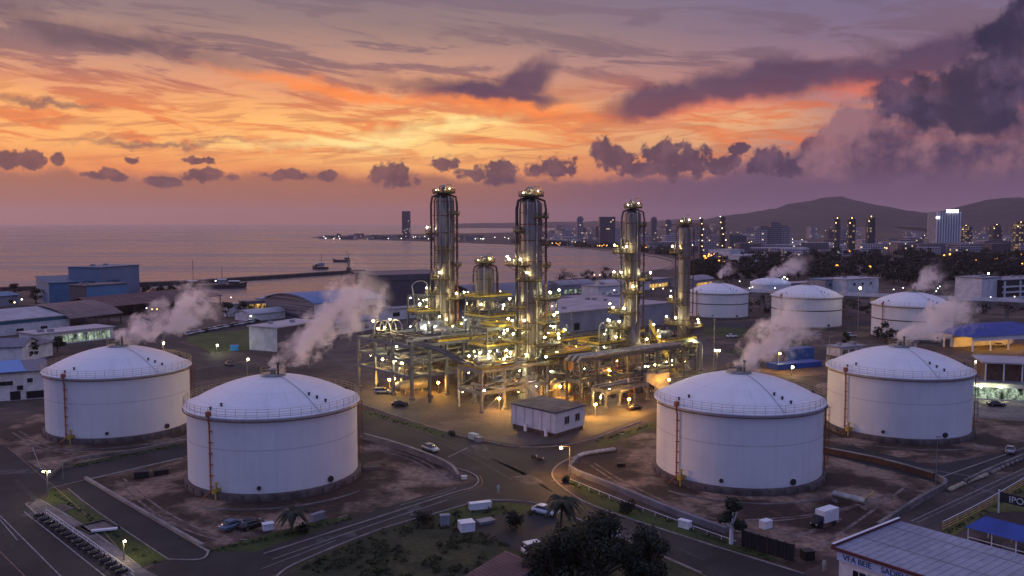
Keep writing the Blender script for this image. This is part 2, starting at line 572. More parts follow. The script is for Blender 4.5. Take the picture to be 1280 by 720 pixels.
# ------------------------------------------------------------------ sea, land, hills
sea_m = bpy.data.materials.new('sea water')
sea_m.use_nodes = True
T = NT(sea_m.node_tree)
bs = T.n('ShaderNodeBsdfPrincipled'); out = T.n('ShaderNodeOutputMaterial')
T.t.links.new(bs.outputs[0], out.inputs[0])
bs.inputs['Base Color'].default_value = (.05, .038, .042, 1)
co = T.n('ShaderNodeTexCoord').outputs['Object']
wv = T.noise(T.mapping(co, rot=(0, 0, radians(12)), scale=(1, .45, 1), kind='POINT'), .07, 6, .68)
wv2 = T.noise(T.mapping(co, rot=(0, 0, radians(-14)), scale=(.35, 1, 1), kind='POINT'), .012, 5, .6)
slick = T.noise(T.mapping(co, rot=(0, 0, radians(-16)), scale=(.16, 1, 1), kind='POINT'), .010, 6, .62, dist=1.0)
b = T.n('ShaderNodeBump'); b.inputs['Strength'].default_value = 1.0; b.inputs['Distance'].default_value = 9.5
T.put(b.inputs['Height'], T.m('ADD', wv, T.m('MULTIPLY', wv2, 1.6)))
T.put(bs.inputs['Normal'], b.outputs[0])
T.put(bs.inputs['Roughness'], T.ss(slick, .40, .64, .22, .42))
bs.inputs['IOR'].default_value = 2.1
bs.inputs['Specular IOR Level'].default_value = .9
structure('sea', MB().sheet([(-20000, 300), (12000, 300), (12000, 20000), (-20000, 20000)], -0.6), sea_m)

coast = [(-3000, 640), (-900, 640), (-380, 372), (0, 363), (60, 364), (120, 362), (175, 364), (215, 369), (250, 377), (300, 380), (360, 381), (420, 377), (470, 372), (540, 371), (600, 366),
         (640, 358), (690, 351), (730, 347), (770, 344), (800, 341), (826, 336), (842, 330), (839, 326), (820, 321), (790, 316.5), (750, 312), (700, 308), (640, 305.5), (600, 304), (560, 302.5),
         (500, 300.5), (450, 299), (410, 298), (388, 297)]
land_pts = [gp(x, y, 0) for x, y in coast]
land_pts = [Vector((-3000, 200, 0)), Vector((-2000, 560, 0))] + land_pts[2:]
land_pts += [gp(400, 295.5), gp(440, 294), gp(520, 292.5), gp(620, 291.0), gp(690, 289.0), Vector((900, 8000, 0)), Vector((4000, 14000, 0)), Vector((12000, 14000, 0)), Vector((12000, -300, 0)), Vector((-3000, -300, 0))]
land_m = mat('land', (.024, .0175, .015), (.085, .058, .046), .95, scale=.03, detail=8, fine=.3, fscale=.25)
structure('ground', MB().sheet(land_pts, 0.0).prism([p for p in land_pts], -3.0, -0.02), land_m)
beach = MB()
bpx = [(640, 305.5), (700, 308), (750, 312), (790, 316.5), (820, 321), (839, 326), (842, 330), (826, 336)]
inn = [(640, 305.1), (701, 307.4), (752, 311), (794, 315.3), (826, 319.6), (846, 324.5), (851, 331), (836, 337.5)]
beach.add([tuple(gp(*p, .12)) for p in bpx] + [tuple(gp(*p, .12)) for p in inn], [(i, i + 1, 9 + i, 8 + i) for i in range(7)])
structure('beach', beach, mat('sand', (.20, .13, .10), (.27, .18, .14), .95, scale=.05))


def ridge(name, pts, Y, depth, m, seed):
    """a range of hills: pts are skyline points (x px, y px); real relief in front of and behind the crest"""
    xs = [p[0] for p in pts]
    nx, ny = 150, 26
    x0, x1 = xs[0], xs[-1]
    vs, fs = [], []
    for j in range(ny):
        t = j / (ny - 1) * 2 - 1
        for i in range(nx):
            px = x0 + (x1 - x0) * i / (nx - 1)
            k = max(q for q in range(len(pts) - 1) if pts[q][0] <= px + 1e-6)
            a, bb = pts[k], pts[k + 1]
            u = (px - a[0]) / (bb[0] - a[0]); u = u * u * (3 - 2 * u) * .5 + u * .5
            hh = at(px, a[1] + (bb[1] - a[1]) * u, Y).z
            X = (px - 640) / F * Y * 1.0
            y = Y + t * depth
            prof = max(0, 1 - abs(t)) ** 1.15
            nz = mnoise.fractal(Vector((X * .0012 + seed, y * .0012, 0)), 1.0, 2.0, 6)
            z = hh * prof + nz * 26 * (prof * (1 - prof) * 3.2 + .12 * prof) + mnoise.noise(Vector((X * .02, y * .02, seed))) * 5 * prof
            vs.append((X, y, max(z, -1)))
    for j in range(ny - 1):
        for i in range(nx - 1):
            fs.append((j * nx + i, j * nx + i + 1, (j + 1) * nx + i + 1, (j + 1) * nx + i))
    mb = MB(); mb.add(vs, fs, True)
    return structure(name, mb, m)


hill_m = mat('wooded hillside', (.010, .012, .014), (.026, .026, .028), .95, scale=.01, detail=7, fine=.4, fscale=.08)
ridge('hill', [(860, 279), (885, 274), (905, 269), (930, 266), (955, 261), (975, 258), (990, 252), (1015, 249), (1030, 244.5), (1044, 244), (1056, 250), (1075, 256), (1110, 262), (1140, 265), (1165, 265.5), (1200, 264.5), (1260, 271), (1340, 277)], 6200, 2300, hill_m, 3.1)
ridge('hill', [(1060, 279), (1110, 274), (1160, 268), (1200, 259), (1225, 251), (1245, 246), (1262, 245), (1285, 246.5), (1320, 243), (1370, 250), (1420, 258)], 5000, 1800, hill_m, 8.7)
ridge('hill', [(560, 279.2), (640, 278), (700, 277.2), (760, 275.5), (800, 277), (850, 274), (900, 277), (960, 279)], 9000, 1800, hill_m, 5.2)


def road(name, px, z, m):
    return structure(name, MB().sheet(G(px), z), m)


def strip(path, w, z, mb=None):
    """a flat ribbon along ground points"""
    mb = mb or MB()
    for a, b2 in zip(path[:-1], path[1:]):
        d = (Vector(b2) - Vector(a)); d.z = 0
        nrm = Vector((-d.y, d.x, 0)).normalized() * (w / 2)
        mb.sheet([Vector(a) + nrm, Vector(a) - nrm, Vector(b2) - nrm, Vector(b2) + nrm], z)
    return mb


def kerb(path, w, h, mb=None, z0=-0.05):
    mb = mb or MB()
    n = len(path)
    L, R = [], []
    for i, p in enumerate(path):
        a = Vector(path[max(0, i - 1)]); b2 = Vector(path[min(n - 1, i + 1)])
        d = b2 - a; d.z = 0
        nr = Vector((-d.y, d.x, 0)).normalized() * (w / 2)
        L.append(Vector(p) + nr); R.append(Vector(p) - nr)
    vs = []
    for l, r in zip(L, R):
        vs += [(l.x, l.y, z0), (l.x, l.y, h), (r.x, r.y, h), (r.x, r.y, z0)]
    fs = []
    for i in range(n - 1):
        for k in range(4):
            fs.append((i * 4 + k, (i + 1) * 4 + k, (i + 1) * 4 + (k + 1) % 4, i * 4 + (k + 1) % 4))
    fs += [(0, 1, 2, 3), ((n - 1) * 4 + 3, (n - 1) * 4 + 2, (n - 1) * 4 + 1, (n - 1) * 4)]
    return mb.add(vs, fs)


def smooth(px, n=4, closed=False):
    """Catmull-Rom through pixel points"""
    out = []
    m = len(px)
    for i in range(m - 1):
        p0, p1, p2, p3 = px[max(0, i - 1)], px[i], px[i + 1], px[min(m - 1, i + 2)]
        for k in range(n):
            t = k / n
            out.append(tuple(.5 * (2 * p1[c] + (p2[c] - p0[c]) * t + (2 * p0[c] - 5 * p1[c] + 4 * p2[c] - p3[c]) * t * t + (3 * p1[c] - p0[c] - 3 * p2[c] + p3[c]) * t ** 3) for c in (0, 1)))
    out.append(px[-1])
    return out


# pads and roads, each a sheet a little above the one below
road('tank_yard', [(-60, 560), (0, 540), (40, 520), (130, 480), (250, 500), (300, 545), (230, 558), (85, 584), (55, 590), (0, 560)], .02, dirt)
road('tank_yard', [(112, 600), (229, 571), (300, 545), (455, 545), (520, 560), (572, 594), (576, 605), (470, 638), (320, 690), (255, 686)], .02, dirt)
road('tank_yard', [(712, 590), (722, 574), (800, 535), (880, 500), (1035, 560), (1168, 598), (1172, 610), (1098, 656), (1060, 690), (1000, 716), (905, 668)], .02, dirt)
road('tank_yard', [(1020, 560), (1020, 480), (1130, 470), (1300, 500), (1400, 560), (1300, 590), (1180, 596)], .024, dirt)
road('tank_yard', [(640, 415), (900, 395), (1330, 395), (1330, 470), (1000, 470), (905, 460), (830, 440)], .016, dirt_dark)
road('plant_floor', [(440, 500), (445, 470), (400, 440), (430, 420), (640, 408), (760, 400), (880, 425), (930, 450), (860, 500), (722, 552), (650, 557), (560, 541), (452, 506)], .024, plantpad)
road('road', smooth([(455, 513), (560, 545), (650, 562), (722, 557), (830, 520)]) + [(875, 500), (865, 522), (800, 541)] + smooth([(730, 567), (700, 580), (690, 594), (706, 612), (745, 635), (855, 672), (1010, 720)]) +
     [(1060, 745), (960, 760), (900, 728)] + smooth([(877, 715), (745, 657), (680, 630), (640, 625), (600, 626), (560, 637), (470, 663), (370, 704)]) + [(330, 722), (150, 770), (100, 760), (200, 702), (258, 690), (320, 690), (440, 647), (572, 609), (596, 600), (585, 588), (540, 573), (452, 539), (303, 476), (230, 445), (140, 414), (80, 396), (95, 392), (160, 405), (250, 437), (303, 455)], .05, asphalt)
road('road', [(-260, 640), (-120, 590), (0, 556), (52, 588), (84, 585), (231, 556), (231, 573), (107, 600), (63, 611), (42, 630), (90, 672), (160, 727), (200, 770), (-260, 800)], .046, asphalt)
road('driveway', [(84, 612), (107, 600), (252, 685), (260, 691), (250, 700), (211, 700)], .06, asphalt_new)
road('road', [(1090, 690), (1139, 652), (1282, 585), (1420, 525), (1460, 545), (1300, 596), (1177, 663), (1130, 700)], .05, brown_road)
road('yard_apron', [(1030, 558), (1060, 556), (1165, 583), (1280, 560), (1330, 560), (1190, 605), (1172, 604), (1030, 568)], .058, asphalt_new)
road('lawn', [(62, 611), (83, 615), (122, 642), (209, 699), (176, 710), (120, 668), (57, 628)], .03, grass_m)
road('pavement', [(34, 634), (45, 626), (57, 629), (120, 668), (176, 710), (200, 722), (170, 728)], .10, concrete_dirty)
road('lawn', [(355, 724), (370, 706), (470, 665), (560, 639), (600, 628), (640, 628), (680, 634), (745, 660), (877, 718), (930, 750), (300, 760)], .03, scrub_m)
road('lawn', [(545, 642), (600, 629), (640, 629), (682, 637), (690, 650), (640, 652), (600, 660), (560, 654)], .036, grass_m)
road('lawn', [(707, 602), (720, 600), (765, 624), (850, 655), (925, 682), (980, 702), (960, 700), (855, 670), (745, 633)], .034, grass_m)
road('lawn', [(230, 424), (250, 417), (324, 411), (324, 437), (264, 441)], .045, mat('lit lawn', (.035, .055, .008), (.065, .085, .014), .95, scale=.12, detail=6, fine=.35, fscale=1.0))  # brighter green variant of the grass colour
road('lawn', [(90, 581), (229, 552), (229, 559), (92, 586)], .035, grass_m)
road('lawn', [(255, 690), (320, 672), (400, 650), (440, 645), (360, 682), (300, 694)], .034, grass_m)
road('lawn', [(455, 512), (560, 542), (556, 547), (455, 518)], .056, grass_m)
road('lawn', [(1177, 663), (1282, 604), (1400, 560), (1400, 640), (1282, 640), (1235, 640), (1190, 672)], .034, mat('verge', (.05, .06, .012), (.10, .09, .02), .95, scale=.3, fine=.3))
road('lawn', [(880, 408), (960, 412), (960, 424), (880, 420)], .03, grass_m)
road('lawn', [(900, 440), (1000, 425), (1020, 435), (960, 448)], .03, grass_m)
road('lawn', [(820, 527), (760, 545), (742, 553), (752, 560), (800, 542), (822, 534)], .056, grass_m)
road('parking_lot', [(210, 415), (300, 403), (322, 400), (322, 412), (240, 420)], .04, asphalt)
road('yard_apron', [(590, 655), (640, 640), (700, 645), (690, 668), (650, 690), (600, 668)], .05, asphalt_new)
road('yard_apron', [(1130, 420), (1200, 408), (1330, 405), (1330, 440), (1230, 445), (1180, 440)], .045, plantpad)
road('yard_apron', [(1190, 500), (1330, 490), (1330, 530), (1210, 522)], .04, concrete_dirty)
road('road', [(880, 466), (930, 452), (1030, 440), (1120, 436), (1120, 446), (1030, 450), (940, 463), (893, 476)], .03, asphalt)
road('road', [(640, 414), (900, 404), (1330, 397), (1330, 404), (900, 411), (640, 421)], .028, asphalt)

lines = MB()
for pth, w in [([(0, 645), (80, 725)], .16), ([(30, 640), (140, 728)], .16), ([(-30, 615), (22, 676)], .14), ([(340, 700), (440, 665), (560, 625)], .13),
               ([(326, 712), (420, 676)], .10), ([(700, 620), (760, 650), (870, 700)], .001), ([(62, 611), (107, 600), (229, 572)], .22), ([(40, 559), (52, 588)], .16),
               ([(1139, 652), (1282, 585)], .16), ([(1146, 654), (1282, 591)], .09), ([(1158, 587), (1215, 596)], .2), ([(85, 611), (122, 640), (211, 700)], .14), ([(240, 462), (320, 450)], .2),
               ([(560, 572), (585, 560)], .2), ([(570, 610), (560, 615), (500, 632)], .12)]:
    if w > .01: strip(G(smooth(pth, 3)), w, .09, lines)
structure('road_marking', lines, line_white)
lines = MB()
for pth, w in [([(10, 560), (120, 655), (170, 715)], .14), ([(665, 628), (715, 646), (760, 667), (890, 724)], .16), ([(-20, 670), (50, 740)], .14), ([(600, 595), (603, 605), (592, 612), (560, 622)], .12)]:
    strip(G(smooth(pth, 3)), w, .09, lines)
structure('road_marking', lines, line_yellow)

kb = MB()
for pth in [[(107, 600), (180, 643), (252, 685), (260, 691), (250, 700), (211, 700)], [(42, 630), (35, 634), (90, 676), (165, 727)], [(45, 626), (57, 629), (120, 668), (176, 710)],
            [(452, 506), (560, 541), (590, 548), (650, 559), (722, 554), (800, 527)], [(722, 570), (700, 580), (690, 594), (706, 612), (745, 634), (855, 671), (1005, 718)],
            [(540, 577), (585, 590), (598, 600), (590, 610), (565, 617), (470, 648), (330, 693)], [(640, 626), (600, 627), (560, 638), (470, 664), (370, 705), (345, 722)],
            [(640, 626), (680, 632), (745, 659), (877, 717)], [(1177, 597), (1282, 560)], [(108, 601), (229, 573)]]:
    kerb(G(smooth(pth, 4)), .28, .16, kb)
structure('kerb', kb, concrete)

# worn wheel tracks and repairs
rt_ = random.Random(77)
lt, dk_ = MB(), MB()
for pth in [[(150, 600), (200, 640), (260, 668), (330, 676), (430, 645)], [(470, 560), (520, 575), (560, 600)], [(740, 580), (790, 610), (880, 648), (960, 650), (1040, 640), (1110, 620)], [(1000, 700), (1060, 660), (1130, 610)],
            [(900, 656), (980, 672), (1050, 650)], [(20, 540), (60, 560), (120, 566), (200, 560)], [(1040, 545), (1120, 575), (1220, 572)]]:
    p_ = G(smooth(pth, 6))
    for o_ in (-.9, .9):
        strip([q_ + Vector((o_ * .5, o_ * .7, 0)) for q_ in p_], .42, .028 if o_ < 0 else .029, lt)
for pth in [[(470, 520), (560, 552), (640, 585), (730, 635), (880, 700)], [(480, 527), (570, 562), (640, 600)], [(360, 700), (470, 655), (590, 617)], [(20, 600), (80, 660), (150, 730)], [(1140, 668), (1282, 595)], [(120, 418), (303, 466), (440, 512)],
            [(560, 556), (650, 590), (720, 640)]]:
    strip(G(smooth(pth, 6)), rt_.uniform(.5, .9), .062, dk_)
structure('wheel_track', lt, mat('packed dirt track', (.20, .15, .13), (.09, .065, .055), .95, scale=.5, detail=6, lo=.42, hi=.58))
structure('road_repair', dk_, mat('bitumen repair', (.016, .015, .018), (.034, .030, .034), .8, scale=.7, detail=6))
pt = MB()
for px, py, w_, h_ in [(600, 560, 5, 3), (660, 600, 4, 6), (520, 640, 6, 2.4), (800, 668, 3, 6), (60, 640, 4, 7), (20, 590, 8, 3), (700, 600, 3, 3), (420, 672, 6, 2), (270, 450, 7, 4), (1230, 612, 6, 2)]:
    q_ = gp(px, py); pt.box((q_.x, q_.y, .030), (w_, h_, .068), rt_.uniform(0, 3))
structure('road_patch', pt, mat('asphalt patch', (.020, .019, .023), (.075, .066, .068), .85, scale=.35, detail=5))

# ------------------------------------------------------------------ storage tanks
def shell_material(name, c1, c2, plate, course, streak=.09):
    m = bpy.data.materials.new(name); m.use_nodes = True
    T = NT(m.node_tree)
    bs = T.n('ShaderNodeBsdfPrincipled'); out = T.n('ShaderNodeOutputMaterial')
    T.t.links.new(bs.outputs[0], out.inputs[0])
    bs.inputs['Roughness'].default_value = .55
    co = T.n('ShaderNodeTexCoord').outputs['Object']
    s = T.sep(co)
    ang = T.m('MULTIPLY', T.m('ARCTAN2', s[0], s[1]), 15.1)
    uv = T.comb(ang, s[2], 0)
    br = T.n('ShaderNodeTexBrick', offset=.5)
    T.put(br.inputs['Vector'], uv)
    br.inputs['Scale'].default_value = 1.0
    br.inputs['Mortar Size'].default_value = .035
    br.inputs['Mortar Smooth'].default_value = .6
    br.inputs['Brick Width'].default_value = plate
    br.inputs['Row Height'].default_value = course
    br.inputs['Color1'].default_value = tuple(c1) + (1,)
    br.inputs['Color2'].default_value = tuple(c2) + (1,)
    br.inputs['Mortar'].default_value = tuple(c * .92 for c in c1) + (1,)
    run = T.noise(T.mapping(T.vm('ADD', uv, T.comb(T.m('MULTIPLY', T.n('ShaderNodeObjectInfo').outputs['Random'], 57.0), 0, 0)), scale=(1.1, .05, 1), kind='POINT'), 1.0, 5, .6)
    rnd_ = T.n('ShaderNodeObjectInfo').outputs['Random']
    blotch = T.noise(T.vm('ADD', co, T.comb(T.m('MULTIPLY', rnd_, 83.0), 0, T.m('MULTIPLY', rnd_, 41.0))), .16, 5, .6)
    f = T.m('ADD', T.ss(run, .45, .75, 0, streak), T.ss(blotch, .4, .7, 0, .10))
    f = T.m('ADD', f, T.m('MULTIPLY', T.ss(s[2], 2.2, .0), T.ss(run, .35, .6, .06, .24)))
    band_ = T.ss(T.m('ABSOLUTE', T.m('SUBTRACT', s[2], 8.5)), .16, .05, 0, .30)
    T.put(bs.inputs['Base Color'], T.mix(T.m('ADD', f, band_), br.outputs['Color'], (.20, .165, .15, 1)))
    bp = T.n('ShaderNodeBump'); bp.inputs['Strength'].default_value = .25; bp.inputs['Distance'].default_value = .06
    T.put(bp.inputs['Height'], T.m('SUBTRACT', T.noise(uv, .22, 3), T.m('MULTIPLY', br.outputs['Fac'], .25)))
    T.put(bs.inputs['Normal'], bp.outputs[0])
    return m


def roof_material():
    m = bpy.data.materials.new('tank roof paint'); m.use_nodes = True
    T = NT(m.node_tree)
    bs = T.n('ShaderNodeBsdfPrincipled'); out = T.n('ShaderNodeOutputMaterial')
    T.t.links.new(bs.outputs[0], out.inputs[0])
    bs.inputs['Roughness'].default_value = .45
    co = T.n('ShaderNodeTexCoord').outputs['Object']
    s = T.sep(co)
    rr = T.m('SQRT', T.m('ADD', T.m('MULTIPLY', s[0], s[0]), T.m('MULTIPLY', s[1], s[1])))
    ang = T.m('MULTIPLY', T.m('ARCTAN2', s[0], s[1]), 24 / (2 * pi))
    d = T.m('ABSOLUTE', T.m('SUBTRACT', T.m('FRACT', T.m('ADD', ang, 20.0)), .5))
    seam = T.ss(T.m('MULTIPLY', d, rr), .10, .02)
    ringd = T.m('ABSOLUTE', T.m('SUBTRACT', T.m('FRACT', T.m('MULTIPLY', rr, .27)), .5))
    seam = T.m('MAXIMUM', seam, T.m('MULTIPLY', T.ss(ringd, .03, .005), .7))
    st = T.noise(T.comb(T.m('MULTIPLY', ang, 3.0), T.m('MULTIPLY', rr, .10), 0), 1.2, 5, .62)
    bl = T.noise(co, .25, 5, .6)
    f = T.m('ADD', T.ss(st, .46, .78, 0, .20), T.ss(bl, .45, .75, 0, .10))
    c = T.mix(f, (.70, .69, .70, 1), (.32, .27, .26, 1))
    c = T.mix(T.m('MULTIPLY', seam, .45), c, (.36, .34, .36, 1))
    T.put(bs.inputs['Base Color'], c)
    return m


shell_m = shell_material('tank shell paint', (.66, .66, .665), (.69, .69, .695), 9.2, 2.84)
roof_m = roof_material()
rail_m = mat('handrail paint', (.50, .37, .15), (.40, .27, .12), .6, scale=.6)
TR, TH = 15.1, 14.2
DOME = 4.6


def dome_z(r): return TH + DOME * (1 - (r / TR) ** 1.95)


def make_tank():
    t = thing('storage_tank', 'white tank', 'storage tank')
    mb = MB().lathe([(TR + .7, 0), (TR + .7, 1.15), (TR + .02, 1.2)], 72)
    for i in range(36):
        a = 2 * pi * i / 36
        mb.box(((TR + .72) * cos(a), (TR + .72) * sin(a), .56), (.14, .30, 1.1), a)
    mb.build('foundation', mat('stained stone ring', (.055, .042, .042), (.11, .085, .08), .9, scale=.4, detail=6), t, True)
    MB().lathe([(TR + 5.0, 0.02), (TR + 5.0, .22), (TR + 4.75, .22), (TR + 4.75, .02)], 96, a0=4.1, a1=5.5).build('apron_kerb', concrete_dirty, t, True)
    MB().lathe([(TR, .4), (TR, TH - .35)], 96).build('shell', shell_m, t, True)
    MB().lathe([(r, dome_z(r)) for r in (TR - .12, 14, 12.5, 11, 9.5, 8, 6.5, 5, 3.5, 2, .02)], 96).build('roof', roof_m, t, True)
    MB().lathe([(TR + .02, TH - .42), (TR + .55, TH - .40), (TR + .58, TH - .12), (TR + .5, TH - .05), (TR - .25, TH + .02)], 96).build('wind_girder', white_paint, t, True)
    mb = MB()
    ring = lambda r, z, n=96: [(r * cos(2 * pi * i / n), r * sin(2 * pi * i / n), z) for i in range(n)]
    for z in (TH + .5, TH + .95, TH + 1.4): mb.tube(ring(TR + .48, z), .036, 4, closed=True)
    for i in range(54):
        a = 2 * pi * i / 54
        mb.cyl(((TR + .48) * cos(a), (TR + .48) * sin(a), TH - .1), ((TR + .48) * cos(a), (TR + .48) * sin(a), TH + 1.42), .042, 4)
    mb.build('handrail', rail_m, t, True)
    mb = MB().tube(ring(TR + .62, TH - .72), .095, 6, closed=True)
    for i in range(24):
        a = 2 * pi * i / 24
        mb.cyl(((TR - .02) * cos(a), (TR - .02) * sin(a), TH - .72), ((TR + .6) * cos(a), (TR + .6) * sin(a), TH - .72), .04, 4)
    mb.build('foam_ring_pipe', rust, t, True)
    # orange drop pipe with its valve
    ax, ay = -.68, -.733
    p = lambda r, z: (ax * r, ay * r, z)
    dp = MB().tube([p(TR + .6, TH + .1), p(TR + .62, TH - .8), p(TR + .42, TH - 1.5), p(TR + .42, 1.4), p(TR + .9, .9), p(TR + 2.3, .55)], .15, 8)
    for k in range(6): dp.box(p(TR + .3, 2 + k * 1.9), (.5, .5, .12), atan2(ay, ax))
    dp.box(p(TR + .55, TH + .3), (.7, .7, .9), atan2(ay, ax))
    dp = dp.build('drop_pipe', orange_pipe, t, True)
    ax2, ay2 = -.60, -.80
    q = lambda r, z: (ax2 * r, ay2 * r, z)
    v = MB().cyl(q(TR, 1.7), q(TR + 1.5, 1.7), .28, 10).cyl(q(TR + .9, 1.5), q(TR + .9, 3.0), .16, 8).cyl(q(TR + .55, 1.7), q(TR + .72, 1.7), .48, 12).cyl(q(TR + 1.4, 1.7), q(TR + 1.55, 1.7), .48, 12)
    v.tube([(q(TR + .9, 3.0)[0] + .42 * cos(k * pi / 5), q(TR + .9, 3.0)[1] + .42 * sin(k * pi / 5), 3.0) for k in range(10)], .06, 5, closed=True)
    v.cyl(q(TR + 1.1, 1.5), q(TR + 1.1, .1), .14, 6).build('valve', yellow_rail, t, True)
    # caged ladder at the side
    mb = MB()
    la = radians(3)
    o = lambda r, dt, z: (r * cos(la + dt / TR), r * sin(la + dt / TR), z)
    for s_ in (-.3, .3): mb.cyl(o(TR + .5, s_, .3), o(TR + .5, s_, TH + 1), .06, 5)
    for k in range(38): mb.cyl(o(TR + .5, -.3, .6 + k * .35), o(TR + .5, .3, .6 + k * .35), .03, 4)
    for k in range(8):
        z = 3 + k * 1.4
        mb.tube([o(TR + .5 + .75 * sin(a), .42 * cos(a), z) for a in [i * pi / 7 for i in range(8)]], .04, 4)
    for a in (.8, 1.57, 2.3): mb.cyl(o(TR + .5 + .75 * sin(a), .42 * cos(a), 3), o(TR + .5 + .75 * sin(a), .42 * cos(a), 13), .035, 4)
    mb.build('ladder', mat('faded orange paint', (.22, .075, .035), (.14, .05, .03), .7, scale=.8), t, True)
    for ang, z, r in ((-52, 2.0, .55), (-100, 2.2, .35)):
        a = radians(ang)
        MB().cyl(((TR - .05) * cos(a), (TR - .05) * sin(a), z), ((TR + .32) * cos(a), (TR + .32) * sin(a), z), r, 14).build('manhole', dark, t, True)
    # vent with its little round platform on the crown
    zt = TH + DOME
    vent = MB().lathe([(.02, zt + .25), (2.3, zt + .25), (2.3, zt - .25), (1.9, zt - .3)][::-1], 24)
    vent.cyl((0, 0, zt), (0, 0, zt + 1.0), .55, 12).cyl((0, 0, zt + 1.0), (0, 0, zt + 1.25), .85, 12, .5)
    vent = vent.build('vent', steel_light, t, True)
    mb = MB()
    for z in (zt + .8, zt + 1.3): mb.tube(ring(2.25, z, 20), .035, 4, closed=True)
    for i in range(12):
        a = 2 * pi * i / 12
        mb.cyl((2.25 * cos(a), 2.25 * sin(a), zt + .2), (2.25 * cos(a), 2.25 * sin(a), zt + 1.32), .035, 4)
    mb.build('guard_rail', rail_m, vent, True)
    MB().cyl((.9, -.9, zt + .2), (.9, -.9, zt + 2.2), .16, 8).cyl((.9, -.9, zt + 2.1), (.9, -.9, zt + 2.35), .3, 8).build('vent_pipe', dark, vent, True)
    for r, ang in ((14.0, -138), (12.9, -132), (13.2, -48), (12.0, -52), (10.8, -56), (13.6, 10)):
        a = radians(ang)
        z = dome_z(r)
        MB().cyl((r * cos(a), r * sin(a), z - .2), (r * cos(a), r * sin(a), z + .40), .17, 8).cyl((r * cos(a), r * sin(a), z + .38), (r * cos(a), r * sin(a), z + .5), .26, 8).build('roof_hatch', dark, t, True)
    pth = [(r * cos(radians(-60)), r * sin(radians(-60)), dome_z(r) + .14) for r in (2.3, 5, 8, 11, 14, 15.3)]
    MB().tube(pth, .045, 5).build('roof_pipe', grey_wall, t, True)
    return t


tanks = [((-89.4, 198.0), 'white storage tank at the far left beside the warehouses, steam blowing from its roof vent'),
         ((-43.9, 160.0), 'nearest left white storage tank, beside the road junction with a bare dirt yard round it'),
         ((42.5, 163.0), 'white storage tank right of the small blue-white substation hut, yellow valve lit at its foot'),
         ((87.6, 197.4), 'white storage tank at the right with a tall lamp post standing before it'),
         ((102.0, 434.0), 'small far white tank just right of the slimmest process column'),
         ((132.7, 395.0), 'middle one of the three banded white tanks in the far row'),
         ((161.6, 354.0), 'rightmost banded white tank in the far row, near the blue-roofed pavilion')]
tank0 = make_tank()
for i, ((x, y), lab) in enumerate(tanks):
    rz = atan2(-x, y)
    grp = 'big white storage tanks'
    if i == 0:
        t = tank0; t.location = (x, y, 0); t.rotation_euler = (0, 0, rz); t['label'] = lab; t['group'] = grp
    else:
        t = dup(tank0, (x, y, 0), rz, lab, grp, (.96, .96, .90) if i == 4 else None)
    if i > 3:
        MB().lathe([(TR + .02, 8.0), (TR + .12, 8.05), (TR + .12, 8.35), (TR + .02, 8.4)], 72).build('stiffening_band', dark, t, True)

# ------------------------------------------------------------------ the process plant
O_ = gp(515, 500)
e1 = Vector((.65, -.76, 0)); e2 = Vector((.76, .65, 0))
PROT = atan2(.65, .76)           # the plant grid is turned against the view


def L(a, b2, z=0.0):
    return O_ + e1 * a + e2 * b2 + Vector((0, 0, z))


rng = random.Random(7)
vessel_m = mat('brushed column steel', (.13, .108, .095), (.26, .225, .20), .46, metal=.65, scale=1.2, detail=6, fine=.18, fscale=3, stretch=(1, 1, .06), bump=.12, bscale=2)
vessel_low = mat('stained column steel', (.14, .12, .105), (.26, .23, .20), .45, metal=.55, scale=.8, detail=6, fine=.2, fscale=2, stretch=(1, 1, .15))


def bulb(p, parent, m=None, r=.26):
    """a lamp: a short bracket, a round housing and the glowing globe"""
    mb = MB()
    mb.cur = 1; mb.cyl((p[0], p[1], p[2] + r * .8), (p[0], p[1], p[2] + r * 1.7), r * .7, 6)
    mb.cur = 0; mb.ball(p, r, 7, 5)
    return mb.build('lamp', [m or lamp_white, dark], parent)


def deck_rail(pts, z, closed=False, h=1.1, mb=None, step=2.0, kick=True):
    mb = mb or MB()
    seq = list(pts) + ([pts[0]] if closed else [])
    for a, c in zip(seq[:-1], seq[1:]):
        a, c = Vector((a[0], a[1], z)), Vector((c[0], c[1], z))
        for hh in (h * .5, h): mb.cyl(a + Vector((0, 0, hh)), c + Vector((0, 0, hh)), .06, 4, caps=False)
        n = max(1, int((c - a).length / step))
        for k in range(n + 1):
            p = a.lerp(c, k / n)
            mb.cyl(p, p + Vector((0, 0, h)), .06, 4, caps=False)
        if kick:
            d = (c - a); ln = d.length; kh = .5 if kick is True else kick
            if ln > .1: mb.box((a + c) / 2 + Vector((0, 0, kh / 2)), (ln, .06, kh), atan2(d.y, d.x))
    return mb


